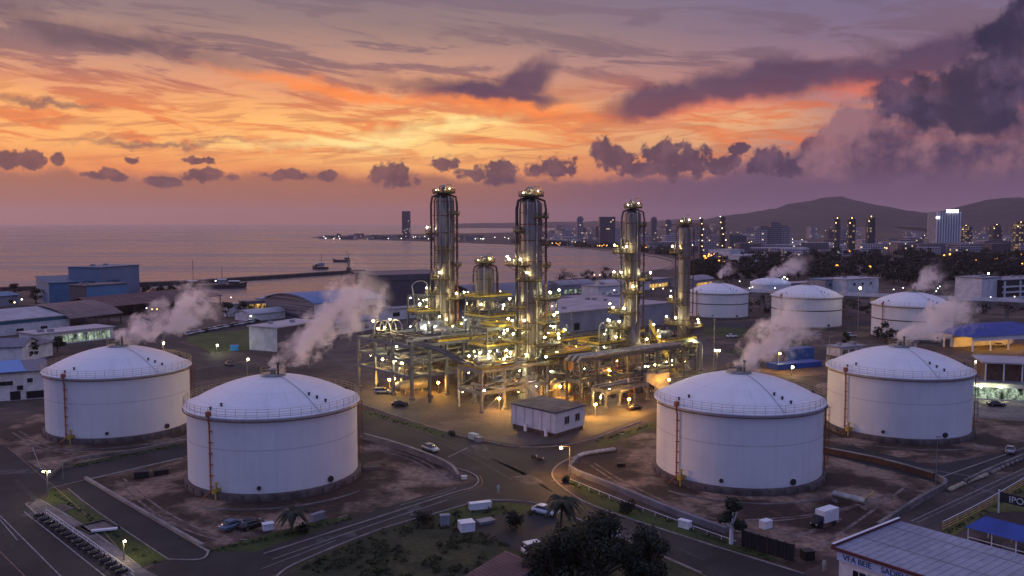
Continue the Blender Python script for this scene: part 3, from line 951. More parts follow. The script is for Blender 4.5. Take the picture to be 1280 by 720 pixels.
def platform(parent, c, z, r0, r1, a0, a1, lamps=2, railm=None):
    """a curved grating platform bracketed to a column"""
    n = max(4, int(abs(a1 - a0) / .3))
    arc = lambda r: [(c[0] + r * cos(a0 + (a1 - a0) * i / n), c[1] + r * sin(a0 + (a1 - a0) * i / n)) for i in range(n + 1)]
    inn, outp = arc(r0), arc(r1)
    mb = MB()
    vs = [(x, y, z) for x, y in inn] + [(x, y, z) for x, y in outp] + [(x, y, z - .22) for x, y in inn] + [(x, y, z - .22) for x, y in outp]
    k = n + 1
    fs = []
    for i in range(n):
        fs += [(i, k + i, k + i + 1, i + 1), (2 * k + i, 2 * k + i + 1, 3 * k + i + 1, 3 * k + i), (k + i, 3 * k + i, 3 * k + i + 1, k + i + 1), (i, i + 1, 2 * k + i + 1, 2 * k + i)]
    fs += [(0, 2 * k, 3 * k, k), (n, k + n, 3 * k + n, 2 * k + n)]
    mb.add(vs, fs)
    for t in (.15, .5, .85):
        a = a0 + (a1 - a0) * t
        mb.cyl((c[0] + r0 * cos(a), c[1] + r0 * sin(a), z - 2.2), (c[0] + (r1 - .3) * cos(a), c[1] + (r1 - .3) * sin(a), z - .2), .09, 4)
    pf = mb.build('platform', dark, parent)
    deck_rail([inn[0]] + outp + [inn[-1]], z, mb=(rm := MB()), step=1.4, kick=.30)
    rm.build('railing', railm or mat('worn yellow rail', (.26, .185, .04), (.17, .12, .035), .7, scale=.9), pf)
    kit = MB()
    for t in range(3):
        a = a0 + (a1 - a0) * rng.uniform(.1, .9); r = (r0 + r1) / 2
        kit.cyl((c[0] + r * cos(a), c[1] + r * sin(a), z), (c[0] + r * cos(a), c[1] + r * sin(a), z + rng.uniform(.6, 1.7)), rng.uniform(.15, .4), 7)
    kit.build('valve_group', rng.choice([insul, steel_light]), pf)
    for i in range(lamps):
        a = a0 + (a1 - a0) * (i + .5) / max(1, lamps)
        bulb((c[0] + (r1 - .5) * cos(a), c[1] + (r1 - .5) * sin(a), z + rng.uniform(1.6, 2.3)), parent, rng.choice([lamp_white, lamp_white, lamp_cool]))


def column(label, px, py_base, R, py_top, plats, hoop=True, base_h=0.0, rises=((2.3, .5), (-.5, .45), (.9, .3))):
    base = gp(px, py_base)
    top = at(px, py_top, base.y).z
    c = (base.x, base.y)
    t = thing('process_column', label, 'process column', (c[0], c[1], 0), 'tall metal process columns')
    H = top - 4.2
    mb = MB().lathe([(R * 1.16, base_h), (R * 1.16, base_h + .5), (R * 1.04, base_h + .5), (R, base_h + 9)], 28, (c[0], c[1], 0))
    mb.build('skirt', vessel_low, t)
    if base_h > 0:
        MB().box((c[0], c[1], base_h / 2), (R * 2.5, R * 2.5, base_h), PROT).build('pedestal', concrete, t)
    prof = [(R, base_h + 9), (R, H)] + [(R * cos(i * pi / 12), H + R * .55 * sin(i * pi / 12)) for i in range(1, 6)] + [(.05, H + R * .56)]
    MB().lathe(prof, 32, (c[0], c[1], 0)).build('vessel', vessel_m, t)
    bands = MB()
    z = base_h + 9
    while z < H:
        bands.lathe([(R + .02, z), (R + .16, z + .03), (R + .16, z + .22), (R + .02, z + .25)], 28, (c[0], c[1], 0))
        z += rng.uniform(4.2, 6.5)
    bands.build('stiffening_band', rust, t)
    # risers and ladder
    for k, (a, pr) in enumerate(rises):
        rr = R + .25 + .15 * k
        z0 = base_h + rng.uniform(3, 8)
        pt = lambda r, z: (c[0] + r * cos(a), c[1] + r * sin(a), z)
        pm = MB().tube([pt(R + rr * .0 + .1, z0 + .2), pt(rr + .6, z0 + .8), pt(rr + .6, z0 + 2), pt(rr + .6, H - 1.2), pt(rr + .2, H + R * .35), pt(R * .5, H + R * .52 + .25), pt(R * .28, H + R * .5)], pr, 8)
        zz = z0 + 4
        while zz < H - 1:
            pm.box(pt((R + rr + .6) / 2, zz), (rr + .6 - R + .2, .14, .14), a); zz += 5.2
        pm.build('riser_pipe', [pipe_dark, rust, insul][k % 3] if pr < .5 else pipe_dark, t)
    la = -pi / 2 + .55
    lp = MB()
    for s_ in (-.3, .3):
        lp.cyl((c[0] + (R + .35) * cos(la) - s_ * sin(la), c[1] + (R + .35) * sin(la) + s_ * cos(la), base_h + 2), (c[0] + (R + .35) * cos(la) - s_ * sin(la), c[1] + (R + .35) * sin(la) + s_ * cos(la), H + 1), .06, 4)
    zz = base_h + 2.5
    while zz < H:
        x, y = c[0] + (R + .35) * cos(la), c[1] + (R + .35) * sin(la)
        lp.cyl((x + .3 * sin(la), y - .3 * cos(la), zz), (x - .3 * sin(la), y + .3 * cos(la), zz), .035, 4); zz += .6
    lp.build('ladder', rust, t)
    # crown: platform, rails, nozzle, hoop
    zt = H + R * .52
    MB().cyl((c[0], c[1], zt - .6), (c[0], c[1], zt + .9), R * .42, 14).build('top_neck', pipe_dark, t)
    platform(t, c, zt + .8, .2, R * 1.12, 0, 2 * pi - .01, 0)
    crown = MB().cyl((c[0], c[1], zt + .9), (c[0], c[1], zt + 2.4), R * .22, 12).ball((c[0], c[1], zt + 2.5), R * .26, 12, 8).tube([(c[0] - R * .45, c[1], zt + .9), (c[0] - R * .45, c[1], zt + 2.5), (c[0] - R * .25, c[1], zt + 3.1), (c[0] + R * .05, c[1], zt + 2.8)], .2, 7)
    crown.build('relief_valve', insul, t)
    if hoop:
        x = c[0] + R * .55
        MB().tube([(x - .9, c[1], zt + .9), (x - .9, c[1], zt + 2.9), (x - .6, c[1], zt + 3.4), (x + .4, c[1], zt + 3.4), (x + .8, c[1], zt + 2.9), (x + .8, c[1], zt + .9)], .1, 5).build('davit', yellow_rail, t)
    bulb((c[0] - R * .7, c[1] - R * .6, zt + 1.6), t, lamp_white, .12)
    bulb((c[0] + R * .6, c[1] - R * .55, zt + 2.0), t, lamp_white, .13)
    for py, a0, a1, w, nl in plats:
        z = at(px, py, base.y).z
        platform(t, c, z, R + .05, R + w, radians(a0), radians(a1), nl)
    return t


Wd, Ed, Sd = 180, 0, -90
column('tallest leftmost metal process column of the lit plant, rising over the sea', 556, 462, 3.2, 234,
       [(292, 150, 215, 2.6, 1), (268, -60, 10, 1.8, 0), (312, -120, -40, 1.6, 0), (348, -150, -60, 1.7, 1), (366, 140, 225, 2.8, 1), (332, -40, 20, 2.2, 0), (372, -75, 30, 3.6, 2), (388, 150, 250, 5.5, 3), (404, -110, 10, 4.0, 2), (414, 120, 330, 4.4, 4)], rises=((3.3, .34), (-.15, .36), (-1.1, .16), (-2.2, .2), (-.75, .12), (-1.75, .1)))
column('short stubby process column with a hooped top between the two tallest ones', 606.5, 470, 2.75, 320,
       [(392, -60, 60, 4.2, 2), (386, 170, 290, 3.6, 2), (414, -110, 30, 3.6, 2), (430, 150, 300, 3.2, 2)], rises=((3.4, .25), (.05, .34), (-1.6, .2)))
column('thick centre process column standing right behind the blue-white substation hut', 663.5, 497, 2.95, 236,
       [(331, 150, 262, 4.0, 3), (272, -80, 0, 1.7, 0), (289, 160, 230, 1.8, 0), (350, -150, -60, 1.8, 1), (333, -40, 30, 2.3, 0), (306, -20, 40, 2.2, 0), (372, -75, 25, 5.0, 2), (383, 150, 240, 3.4, 1), (402, -60, 40, 4.8, 2), (408, 160, 270, 3.6, 3), (428, -85, 40, 5.4, 3), (424, 130, 250, 4.8, 3), (452, -90, 40, 4.6, 2), (446, 150, 280, 4.2, 3)],
       rises=((3.2, .42), (.05, .30), (-1.2, .16), (-2.35, .18), (-.6, .14), (-1.8, .1)))
column('fourth process column on a tall pale concrete pedestal, right of the centre one', 789, 478, 2.35, 250,
       [(316, 165, 270, 3.6, 2), (282, -70, 20, 1.7, 0), (366, -150, -40, 1.8, 1), (347, 150, 250, 3.4, 2), (349, -60, 30, 3.4, 1), (390, 150, 260, 4.6, 3), (408, 140, 250, 5.2, 3), (430, -90, 250, 3.0, 3)], base_h=11.5, rises=((3.0, .28), (.1, .22), (-1.3, .14), (-2.2, .14), (-.6, .1)))
column('slimmest rightmost process column of the lit plant, beside the far white tanks', 853.5, 462, 1.9, 270,
       [(316, 150, 240, 2.8, 1), (377, 150, 250, 3.4, 1), (408, -80, 60, 4.2, 2), (404, 150, 260, 4.0, 2), (432, -180, 180, 2.6, 4)], base_h=0.5, rises=((3.1, .2), (.05, .18)))


def frame(label, a0, a1, b0, b1, na, nb, levels, name='steel_structure', cat='steel structure', deck=(), rails=(), braces=True, m=None, pr=.24, pipes=0, pipe_z=(), lamps=0, lamp_z=(1.0, 9.0), mats=None, warm=.2):
    t = thing(name, label, cat, L(a0, b0), 'open steel structures of the plant')
    m = m or steel
    A = [a0 + (a1 - a0) * i / na for i in range(na + 1)]
    B = [b0 + (b1 - b0) * i / nb for i in range(nb + 1)]
    top = levels[-1]
    for i, a in enumerate(A):
        for j, b2 in enumerate(B):
            if 0 < i < na and 0 < j < nb and (i + j) % 2: continue
            mb = MB().box(L(a, b2, top / 2), (pr * 2, pr * 2, top), PROT).box(L(a, b2, .3), (pr * 3.4, pr * 3.4, .6), PROT)
            mb.build('post', m, t)
    for z in levels:
        mb = MB()
        for a in A: mb.box((L(a, b0, z - .3) + L(a, b1, z - .3)) / 2, (b1 - b0 + pr, pr * 1.4, .75), PROT)
        for b2 in B: mb.box((L(a0, b2, z - .33) + L(a1, b2, z - .33)) / 2, (pr * 1.4, a1 - a0 + pr, .7), PROT)
        mb.build('floor_beam', m, t)
    if braces:
        for lo_, hi_ in zip((0.0,) + tuple(levels[:-1]), levels):
            for p_, q_ in ((L(a1, B[0], lo_ + .2), L(a1, B[1], hi_ - .4)), (L(A[0], b0, lo_ + .2), L(A[1], b0, hi_ - .4)), (L(a1, B[-1], lo_ + .2), L(a1, B[-2], hi_ - .4))):
                MB().cyl(p_, q_, .10, 5).build('brace', m, t)
    for z, aa, ab, ba, bb_ in deck:
        c = (L(aa, ba, z) + L(ab, bb_, z)) / 2
        MB().box((c.x, c.y, z - .06), (bb_ - ba + .6, ab - aa + .6, .36), PROT).build('deck', mat('grating', (.06, .055, .045), (.12, .10, .06), .8, scale=1.5), t)
        mb = deck_rail([L(aa - .3, ba - .3), L(ab + .3, ba - .3), L(ab + .3, bb_ + .3), L(aa - .3, bb_ + .3)], z + .12, True)
        mb.build('railing', yellow_rail, t)
    pm = mats or [insul, steel_light, pipe_dark, pipe_dark, rust, pipe_dark]
    for k in range(pipes):
        z = rng.choice(pipe_z) + rng.uniform(.3, 1.6)
        r = rng.choice((.10, .13, .18, .24, .32))
        a = rng.uniform(a0 + .4, a1 - .4); bA, bB = sorted((rng.uniform(b0, b1), rng.uniform(b0, b1)))
        if rng.random() < .5 and bB - bA > 3:
            pts = [L(a, bA, max(.4, z - rng.uniform(2, 4))), L(a, bA, z), L(a, bB, z), L(a, bB, z + rng.uniform(1, 3.2))]
        else:
            aA, aB = sorted((rng.uniform(a0, a1), rng.uniform(a0, a1)))
            if aB - aA < 1.5: aB = aA + 1.5
            pts = [L(aA, bA, max(.4, z - rng.uniform(1, 4))), L(aA, bA, z), L(aB, bA, z), L(aB, bB, z), L(aB, bB, z + rng.uniform(.6, 3))]
        out_ = [pts[0]]
        for q in range(1, len(pts) - 1):
            p0, p1, p2 = pts[q - 1], pts[q], pts[q + 1]
            d0, d1 = (p0 - p1), (p2 - p1)
            k0 = min(.6, d0.length * .4, d1.length * .4)
            if k0 < .05: continue
            out_ += [p1 + d0.normalized() * k0, p1 + (d0.normalized() + d1.normalized()) * k0 * .3, p1 + d1.normalized() * k0]
        out_.append(pts[-1])
        MB().tube(out_, r, 7).build('pipe', rng.choice(pm), t)
    for k in range(lamps):
        a, b2 = rng.uniform(a0, a1), rng.uniform(b0, b1)
        if rng.random() < .45: a = rng.choice((a0 + .2, a1 - .2))
        z = rng.uniform(*lamp_z)
        bulb(L(a, b2, z), t, lamp_warm if rng.random() < warm else rng.choice([lamp_white, lamp_white, lamp_cool, lamp_day]), rng.choice((.09, .12, .16, .22)))
    return t


s1 = frame('big open steel structure at the left of the plant, three floors of pipes', -27, 0, 0, 34, 3, 6, (6.3, 10.2, 14.4), deck=[(14.4, -24, -.5, 9, 33.5)], pr=.34, m=mat('blue grey structural steel', (.085, .095, .125), (.12, .13, .16), .5, metal=.1, scale=.8), pipes=56, pipe_z=(7.0, 10.2, 14.4, 14.4, 14.4, 14.4, 14.4), lamps=4, lamp_z=(10.8, 13.0), warm=.1)
for k in range(16):
    bulb(L(rng.uniform(-26, -1), rng.uniform(8, 34), rng.uniform(15.6, 19)), s1, rng.choice([lamp_white, lamp_cool, lamp_day]), rng.choice((.11, .15, .2)))
for (a, b2, z) in [(-15, .5, 9), (-8, .3, 9.6), (-5, .3, 9.2), (-10, 1, 4.2), (-22, 1, 9.4)]: bulb(L(a, b2, z), s1, lamp_white, .3)
s2 = frame('low lit steel platform with yellow rails left of the substation hut', 15, 24.5, 4, 26, 1, 3, (5.2, 10.5), name='lit_platform', deck=[(10.5, 15, 24, 4.5, 14)], pipes=26, pipe_z=(2, 5.2, 10.5, 10.5), lamps=11, lamp_z=(2.2, 9.4), warm=.35, m=steel_light)
for k in range(7): bulb(L(rng.uniform(15, 24), rng.uniform(5, 14), rng.uniform(11.8, 14)), s2, lamp_white, .26)
s3 = frame('long pipe rack running right from the centre column, dark duct on top', 27.5, 32.5, 30, 72, 1, 7, (6.0, 11.4), name='pipe_rack', cat='pipe rack', pipes=34, pipe_z=(.5, 3, 5.8, 6.2), lamps=10, lamp_z=(1.5, 10), warm=.45)
for k in range(5):
    MB().tube([L(28 + k, 29.5, 11.0), L(28 + k, 30.5, 11.8 + .05 * k), L(28 + k, 71, 11.8 + .05 * k), L(28 + k, 72.6, 10)], .38, 8).build('pipe', pipe_dark if k % 2 else insul, s3)
s4 = frame('low pipe rack between the hut and the right-hand tank', 36, 40.5, 31, 47, 1, 3, (4.6,), name='pipe_rack', cat='pipe rack', braces=False, m=steel_light, pipes=6, pipe_z=(.4, 2), lamps=4, lamp_z=(2, 4.4), warm=.4)
for k in range(6):
    MB().tube([L(36.4 + k * .7, 30.5, 5.2), L(36.4 + k * .7, 44, 5.2), L(36.4 + k * .7, 48, 4.3), L(36.4 + k * .7, 51 + k * .3, 1.8), L(36.4 + k * .7, 52 + k * .3, .5)], .22, 7).build('pipe', pipe_dark if k % 3 else steel_light, s4)
s5 = frame('lit yellow-railed walkway rack crossing behind the centre column', 2, 7, 36, 84, 1, 7, (7.5, 12.0), name='walkway_rack', cat='pipe rack', deck=[(12.0, 2.2, 6.8, 36, 84)], pipes=30, pipe_z=(4, 7.5, 12.1), lamps=15, lamp_z=(8.5, 14), warm=.08)
s6 = frame('small steel frame with gooseneck pipes left of the pedestal column', 12, 20, 50, 63, 1, 2, (6.2, 12.2), deck=[(12.2, 12, 20, 50, 63)], pipes=18, pipe_z=(2, 6.2, 12.2), lamps=7, lamp_z=(7, 15), warm=.15, m=steel_light)
for k in range(3):
    x = 51 + k * 3.2
    MB().tube([L(19, x, 12.3)] + [L(19, x + 1.3 - 1.3 * cos(q * pi / 6), 16.5 + 1.6 * sin(q * pi / 6)) for q in range(7)] + [L(19, x + 2.6, 12.3)], .17, 7).build('gooseneck_pipe', insul, s6)
s7 = frame('steel frame round the foot of the slimmest column', 6, 19, 76, 95, 2, 2, (5.5, 10.0), deck=[(10.0, 7, 19, 80, 95)], pipes=32, pipe_z=(1, 3, 5.5, 10.0), lamps=14, lamp_z=(2, 13), warm=.15)
s8 = frame('steel frame of valves behind the short column', -18, 2, 38, 56, 2, 2, (8.0, 13.5), deck=[(13.5, -16, 1, 38, 54)], pipes=30, pipe_z=(2, 5, 8, 13.5), lamps=12, lamp_z=(9, 17), warm=.1)
s9 = frame('lit two-floor steel frame wrapped round the centre column', 5, 22, 27, 44, 2, 2, (6.0, 11.5), deck=[(11.5, 14, 22, 28, 44)], pipes=46, pipe_z=(1, 3, 6, 8, 11.5), lamps=17, lamp_z=(2, 14), warm=.3, m=steel)
for k in range(4):
    MB().tube([L(-26.5, 5 + k * 1.9, 14.5)] + [L(-23.5 - 3 * cos(q * pi / 6), 5 + k * 1.9, 16 + 2.6 * sin(q * pi / 6)) for q in range(7)] + [L(-20.5, 5 + k * 1.9, 14.5)], .2, 7).build('gooseneck_pipe', insul, s1)
    bulb(L(rng.uniform(-27, -21), rng.uniform(4, 12), rng.uniform(16, 18.5)), s1, lamp_white, .3)
s11 = frame('tall four-tier steel frame of lit platforms between the tallest and the short column', -13, -2, 28, 40, 1, 1, (8.0, 14.0, 19.5, 25.0), deck=[(19.5, -13, -2, 28, 40), (25.0, -13, -7, 28, 40)], pipes=34, pipe_z=(14, 19.5, 8, 19.5), lamps=15, lamp_z=(15, 27), warm=.05)
s12 = frame('narrow lit steel tower left of the tallest column, hooped pipe on top', -33.5, -28.5, 21.5, 27.5, 1, 1, (14.3, 19.5, 24.5), deck=[(19.5, -33.5, -28.5, 21.5, 27.5)], pipes=14, pipe_z=(15, 19.6), lamps=6, lamp_z=(20.5, 24), warm=.0)
MB().tube([L(-29, 21.3, 19)] + [L(-31, 21.3, 27.5)] + [L(-31 , 24.3 - 2.6 * cos(q * pi / 6), 27.5 + 1.4 * sin(q * pi / 6)) for q in range(1, 7)] + [L(-31, 27, 19)], .18, 7).build('gooseneck_pipe', insul, s12)
s13 = frame('narrow lit steel tower right of the centre column', 9.5, 14.5, 33, 38.5, 1, 1, (8.0, 15.0, 21.0, 25.5), deck=[(15.0, 9.5, 14.5, 33, 38.5), (21.0, 9.5, 14.5, 33, 38.5)], pipes=18, pipe_z=(11.5, 15, 21), lamps=9, lamp_z=(12, 24), warm=.05)
s14 = frame('two-tier frame of lit pipes left of the centre column', 6, 13, 15, 26, 1, 1, (8.0, 14.0, 19.0), deck=[(14.0, 6, 13, 15, 26), (19.0, 6, 13, 19, 26)], pipes=30, pipe_z=(8, 14, 11), lamps=11, lamp_z=(9, 21), warm=.1)

# bridge girder, portal pipes, stair, blocks
t = thing('pipe_bridge', 'long dark pipe bridge from the big steel structure to the lit platform', 'pipe bridge', L(0, 1))
for k in range(3): MB().tube([L(-.5 + .1 * k, 1 + k * .9, 14.9), L(10, 2.2 + k * .9, 13.8), L(16, 4 + k * .9, 11.4), L(18, 5 + k * .9, 10.8)], .34, 8).build('pipe', pipe_dark if k else steel, t)
MB().box(L(6, 1.4, 7.0), (.5, .5, 14.0), PROT).build('post', steel, t)
t = thing('portal_pipe', 'big square-bent grey pipe portal beside the slimmest column', 'pipe', gp(876, 462))
pa, pb = gp(876, 464), gp(836, 452)
MB().tube([(pa.x, pa.y, .2), (pa.x, pa.y, 8.2), (pa.x - .4, pa.y, 9.0), (pa.x - 1.2, pa.y + .2, 9.3), (pb.x + 1, pb.y, 9.3), (pb.x, pb.y, 9.0), (pb.x, pb.y, .2)], .48, 10).build('pipe', steel_light, t)
MB().box((pa.x, pa.y, .3), (1.4, 1.4, .6)).box((pb.x, pb.y, .3), (1.4, 1.4, .6)).build('footing', concrete, t)
t = thing('stair_tower', 'steep yellow-railed steel stair climbing left of the slimmest column', 'stair', gp(843, 470))
sa, sb = gp(846, 472), at(812, 404, gp(830, 470).y)
d = (Vector((sb.x, sb.y, 0)) - Vector((sa.x, sa.y, 0)))
nn = Vector((-d.y, d.x, 0)).normalized()
for s_ in (-1, 1):
    MB().cyl(sa + nn * s_ * .8, sb + nn * s_ * .8, .22, 6).build('stringer', yellow_rail, t)
    MB().cyl(sa + nn * s_ * .8 + Vector((0, 0, 1.1)), sb + nn * s_ * .8 + Vector((0, 0, 1.1)), .10, 5).build('handrail', yellow_rail, t)
mb = MB()
for k in range(22): mb.box(sa.lerp(sb, (k + .5) / 22), (1.5, .5, .06), atan2(nn.y, nn.x))
mb.build('tread', steel_light, t)
MB().box((sb.x, sb.y, sb.z / 2), (.5, .5, sb.z)).build('post', steel, t)
for k in range(4): bulb(sa.lerp(sb, .2 + k * .22) + Vector((0, -.6, 2.0)), t, lamp_white, .24)

for k, (px, py, w, h) in enumerate([(808, 489, 3.8, 5.0), (817, 487, 3.6, 4.6), (826, 484, 3.6, 4.2)]):
    p = gp(px, py)
    o = MB().box((p.x, p.y, h / 2), (w, 3.2, h), PROT).box((p.x, p.y, h + .06), (w + .3, 3.5, .12), PROT).build('concrete_block', mat('beige block', (.36, .31, .23), (.44, .39, .30), .85, scale=.6), None)
    tag(o, ['tall beige concrete block beside the pedestal, leftmost of its row', 'beige concrete block standing in the middle of the row by the pedestal', 'beige concrete block at the right end of the row, nearest the white tank'][k], 'concrete block', 'beige concrete blocks')


def drum(label, p, length, r, rz, z, m=insul, vertical=False, name='heat_exchanger', cat='vessel', lmp=0):
    t = thing(name, label, cat, p, 'drums and exchangers of the plant')
    ax = Vector((cos(rz), sin(rz), 0))
    if not vertical:
        c = Vector((p.x, p.y, z + r + .7))
        mb = MB().cyl(c - ax * length / 2, c + ax * length / 2, r, 18)
        for s_ in (-1, 1):
            for q in range(3): mb.cyl(c + ax * s_ * (length / 2 + q * r * .14), c + ax * s_ * (length / 2 + (q + 1) * r * .14), r * (1, .94, .72)[q], 18, r * (.94, .72, .3)[q])
        mb.build('body', m, t)
        for s_ in (-.3, .3):
            q = c + ax * length * s_
            MB().box((q.x, q.y, z + (r + .7) / 2 - .1), (.5, r * 1.7, r + .5), rz).build('saddle', concrete, t)
        for s_ in (-.36, .36):
            MB().cyl(c + ax * length * s_, c + ax * length * s_ + Vector((0, 0, r + .9)), r * .22, 10).build('nozzle', steel_light, t)
    else:
        MB().lathe([(r * .9, z), (r, z + 1.2), (r, z + length)] + [(r * cos(i * pi / 10), z + length + r * .5 * sin(i * pi / 10)) for i in range(1, 6)], 20, (p.x, p.y, 0)).build('body', m, t)
        MB().cyl((p.x, p.y, z + length + r * .4), (p.x, p.y, z + length + r * .5 + 1), r * .22, 8).build('nozzle', steel_light, t)
    return t


for lab, a, b2, ln, r, rot, z, m, vert in [
    ('silver horizontal drum on the upper deck of the big left structure', -20, 20, 8, 1.3, 0, 14.5, insul, False),
    ('shorter silver drum on the upper deck, nearest the tallest column', -8, 16, 5, 1.1, 1.57, 14.5, insul, False),
    ('upright silver vessel on the upper deck beside the tallest column', -14, 29, 4.2, 1.1, 0, 14.5, insul, True),
    ('upright vessel at the front edge of the upper deck', -4, 26, 3.4, .9, 0, 14.5, steel_light, True),
    ('silver drum lying on the ground under the big left structure', -9, 6, 9, 1.4, 0, 0, insul, False),
    ('dark horizontal drum right of the centre column at ground level', 24, 38, 8, 1.7, 0, .3, pipe_dark, False),
    ('silver upright pot just behind the substation hut', 20, 33, 3.6, 1.4, 0, 0, insul, True),
    ('rust-coloured upright vessel inside the frame of the centre column', 18, 40, 6, 1.3, 0, 6, mat('orange vessel', (.42, .18, .05), (.32, .13, .05), .6), True),
    ('silver drum on the lit platform deck', 19, 9, 5, .9, 0, 10.6, insul, False),
    ('upright silver vessel on the gooseneck frame', 16, 60, 4, 1.2, 0, 12.3, insul, True),
    ('silver drum on the frame of the slimmest column', 15, 84, 5, 1.2, 0, 10.1, insul, False),
    ('low silver drum at ground level under the pipe rack', 30, 52, 7, 1.2, 0, 0, steel_light, False),
    ('long silver drum on the valve frame behind the short column', -8, 46, 8, 1.4, 0, 13.6, insul, False),
]: drum(lab, L(a, b2), ln, r, PROT + rot, z, m, vert)

# ground lights that throw the amber pools under the plant
for k, (px, py, lab) in enumerate([(487, 488, 'amber floodlight post under the front of the big left structure'), (624, 513, 'amber floodlight post left of the substation hut'), (744, 521, 'amber floodlight post by the low pipe rack'),
                                   (700, 497, 'amber floodlight post just behind the substation hut'), (786, 514, 'amber floodlight post near the beige concrete blocks'), (548, 492, 'amber floodlight post deep under the big left structure'), (836, 488, 'amber floodlight post behind the right-hand tank'),
                                   (655, 480, 'amber floodlight post at the foot of the centre column')]):
    p = gp(px, py)
    t = thing('floodlight_post', lab, 'floodlight', p, 'amber floodlights under the plant')
    MB().cyl(p, p + Vector((0, 0, 3.4)), .09, 6).build('pole', steel_light, t)
    MB().box(p + Vector((0, -.3, 3.45)), (.7, .7, .16)).build('head', dark, t)
    MB().ball(p + Vector((0, -.3, 3.1)), .34, 8, 6).build('bulb', lamp_warm, t)

# ------------------------------------------------------------------ substation hut
A_, B_, C_ = gp(640, 534), gp(694, 547.5), gp(730.5, 536)
D_ = A_ + C_ - B_
t = thing('substation_hut', 'small blue-white flat-roofed substation hut in front of the centre process column', 'hut', B_)
foot = [A_, B_, C_, D_]
ctr = (A_ + C_) / 2
ins = lambda p, k: ctr + (Vector((p.x, p.y, 0)) - ctr) * k
MB().prism([ins(p, .97) for p in foot], .0, .9).build('plinth', mat('brown plinth', (.07, .045, .04), (.10, .07, .06), .9), t)
MB().prism(foot, .9, 5.35).build('wall', mat('pale blue panel wall', (.46, .50, .56), (.54, .57, .62), .7, scale=.4, fine=.06, fscale=1.5), t)
rf = MB().prism([ins(p, 1.05) for p in foot], 5.353, 5.60).build('roof', mat('dark blue fascia', (.03, .045, .09), None, .6), t)
MB().prism([ins(p, 1.02) for p in foot], 5.60, 5.66).build('roofing_felt', mat('roofing felt', (.075, .055, .055), (.13, .10, .09), .9, scale=.25, detail=6), rf)
dr = (C_ - B_)
for u in (.38, .74):
    p = B_ + dr * u
    w = MB().box((p.x, p.y, 3.2), (1.5, .16, 1.6), atan2(dr.y, dr.x)).build('window', glass, t)
    fr = MB()
    for dx_, dz_, sx, sz in ((0, .85, 1.8, .14), (0, -.85, 1.8, .14), (.83, 0, .14, 1.6), (-.83, 0, .14, 1.6), (0, 0, .07, 1.6)):
        ax = dr.normalized()
        fr.box((p.x + ax.x * dx_, p.y + ax.y * dx_, 3.2 + dz_), (sx, .24, sz), atan2(dr.y, dr.x))
    fr.build('window_frame', grey_wall, w)
dl = (B_ - A_)
for u in (.35, .82):
    p = A_ + dl * u + Vector((-.3, -.3, 0))
    MB().box((p.x, p.y, .85), (.7, .35, 1.7), atan2(dl.y, dl.x)).build('cabinet', white_paint, t)
for k in range(5):
    p = A_ + dl * (.1 + .2 * k)
    MB().cyl((p.x - .08, p.y - .08, .9), (p.x - .08, p.y - .08, 5.3), .05, 5).build('downpipe', grey_wall, t)

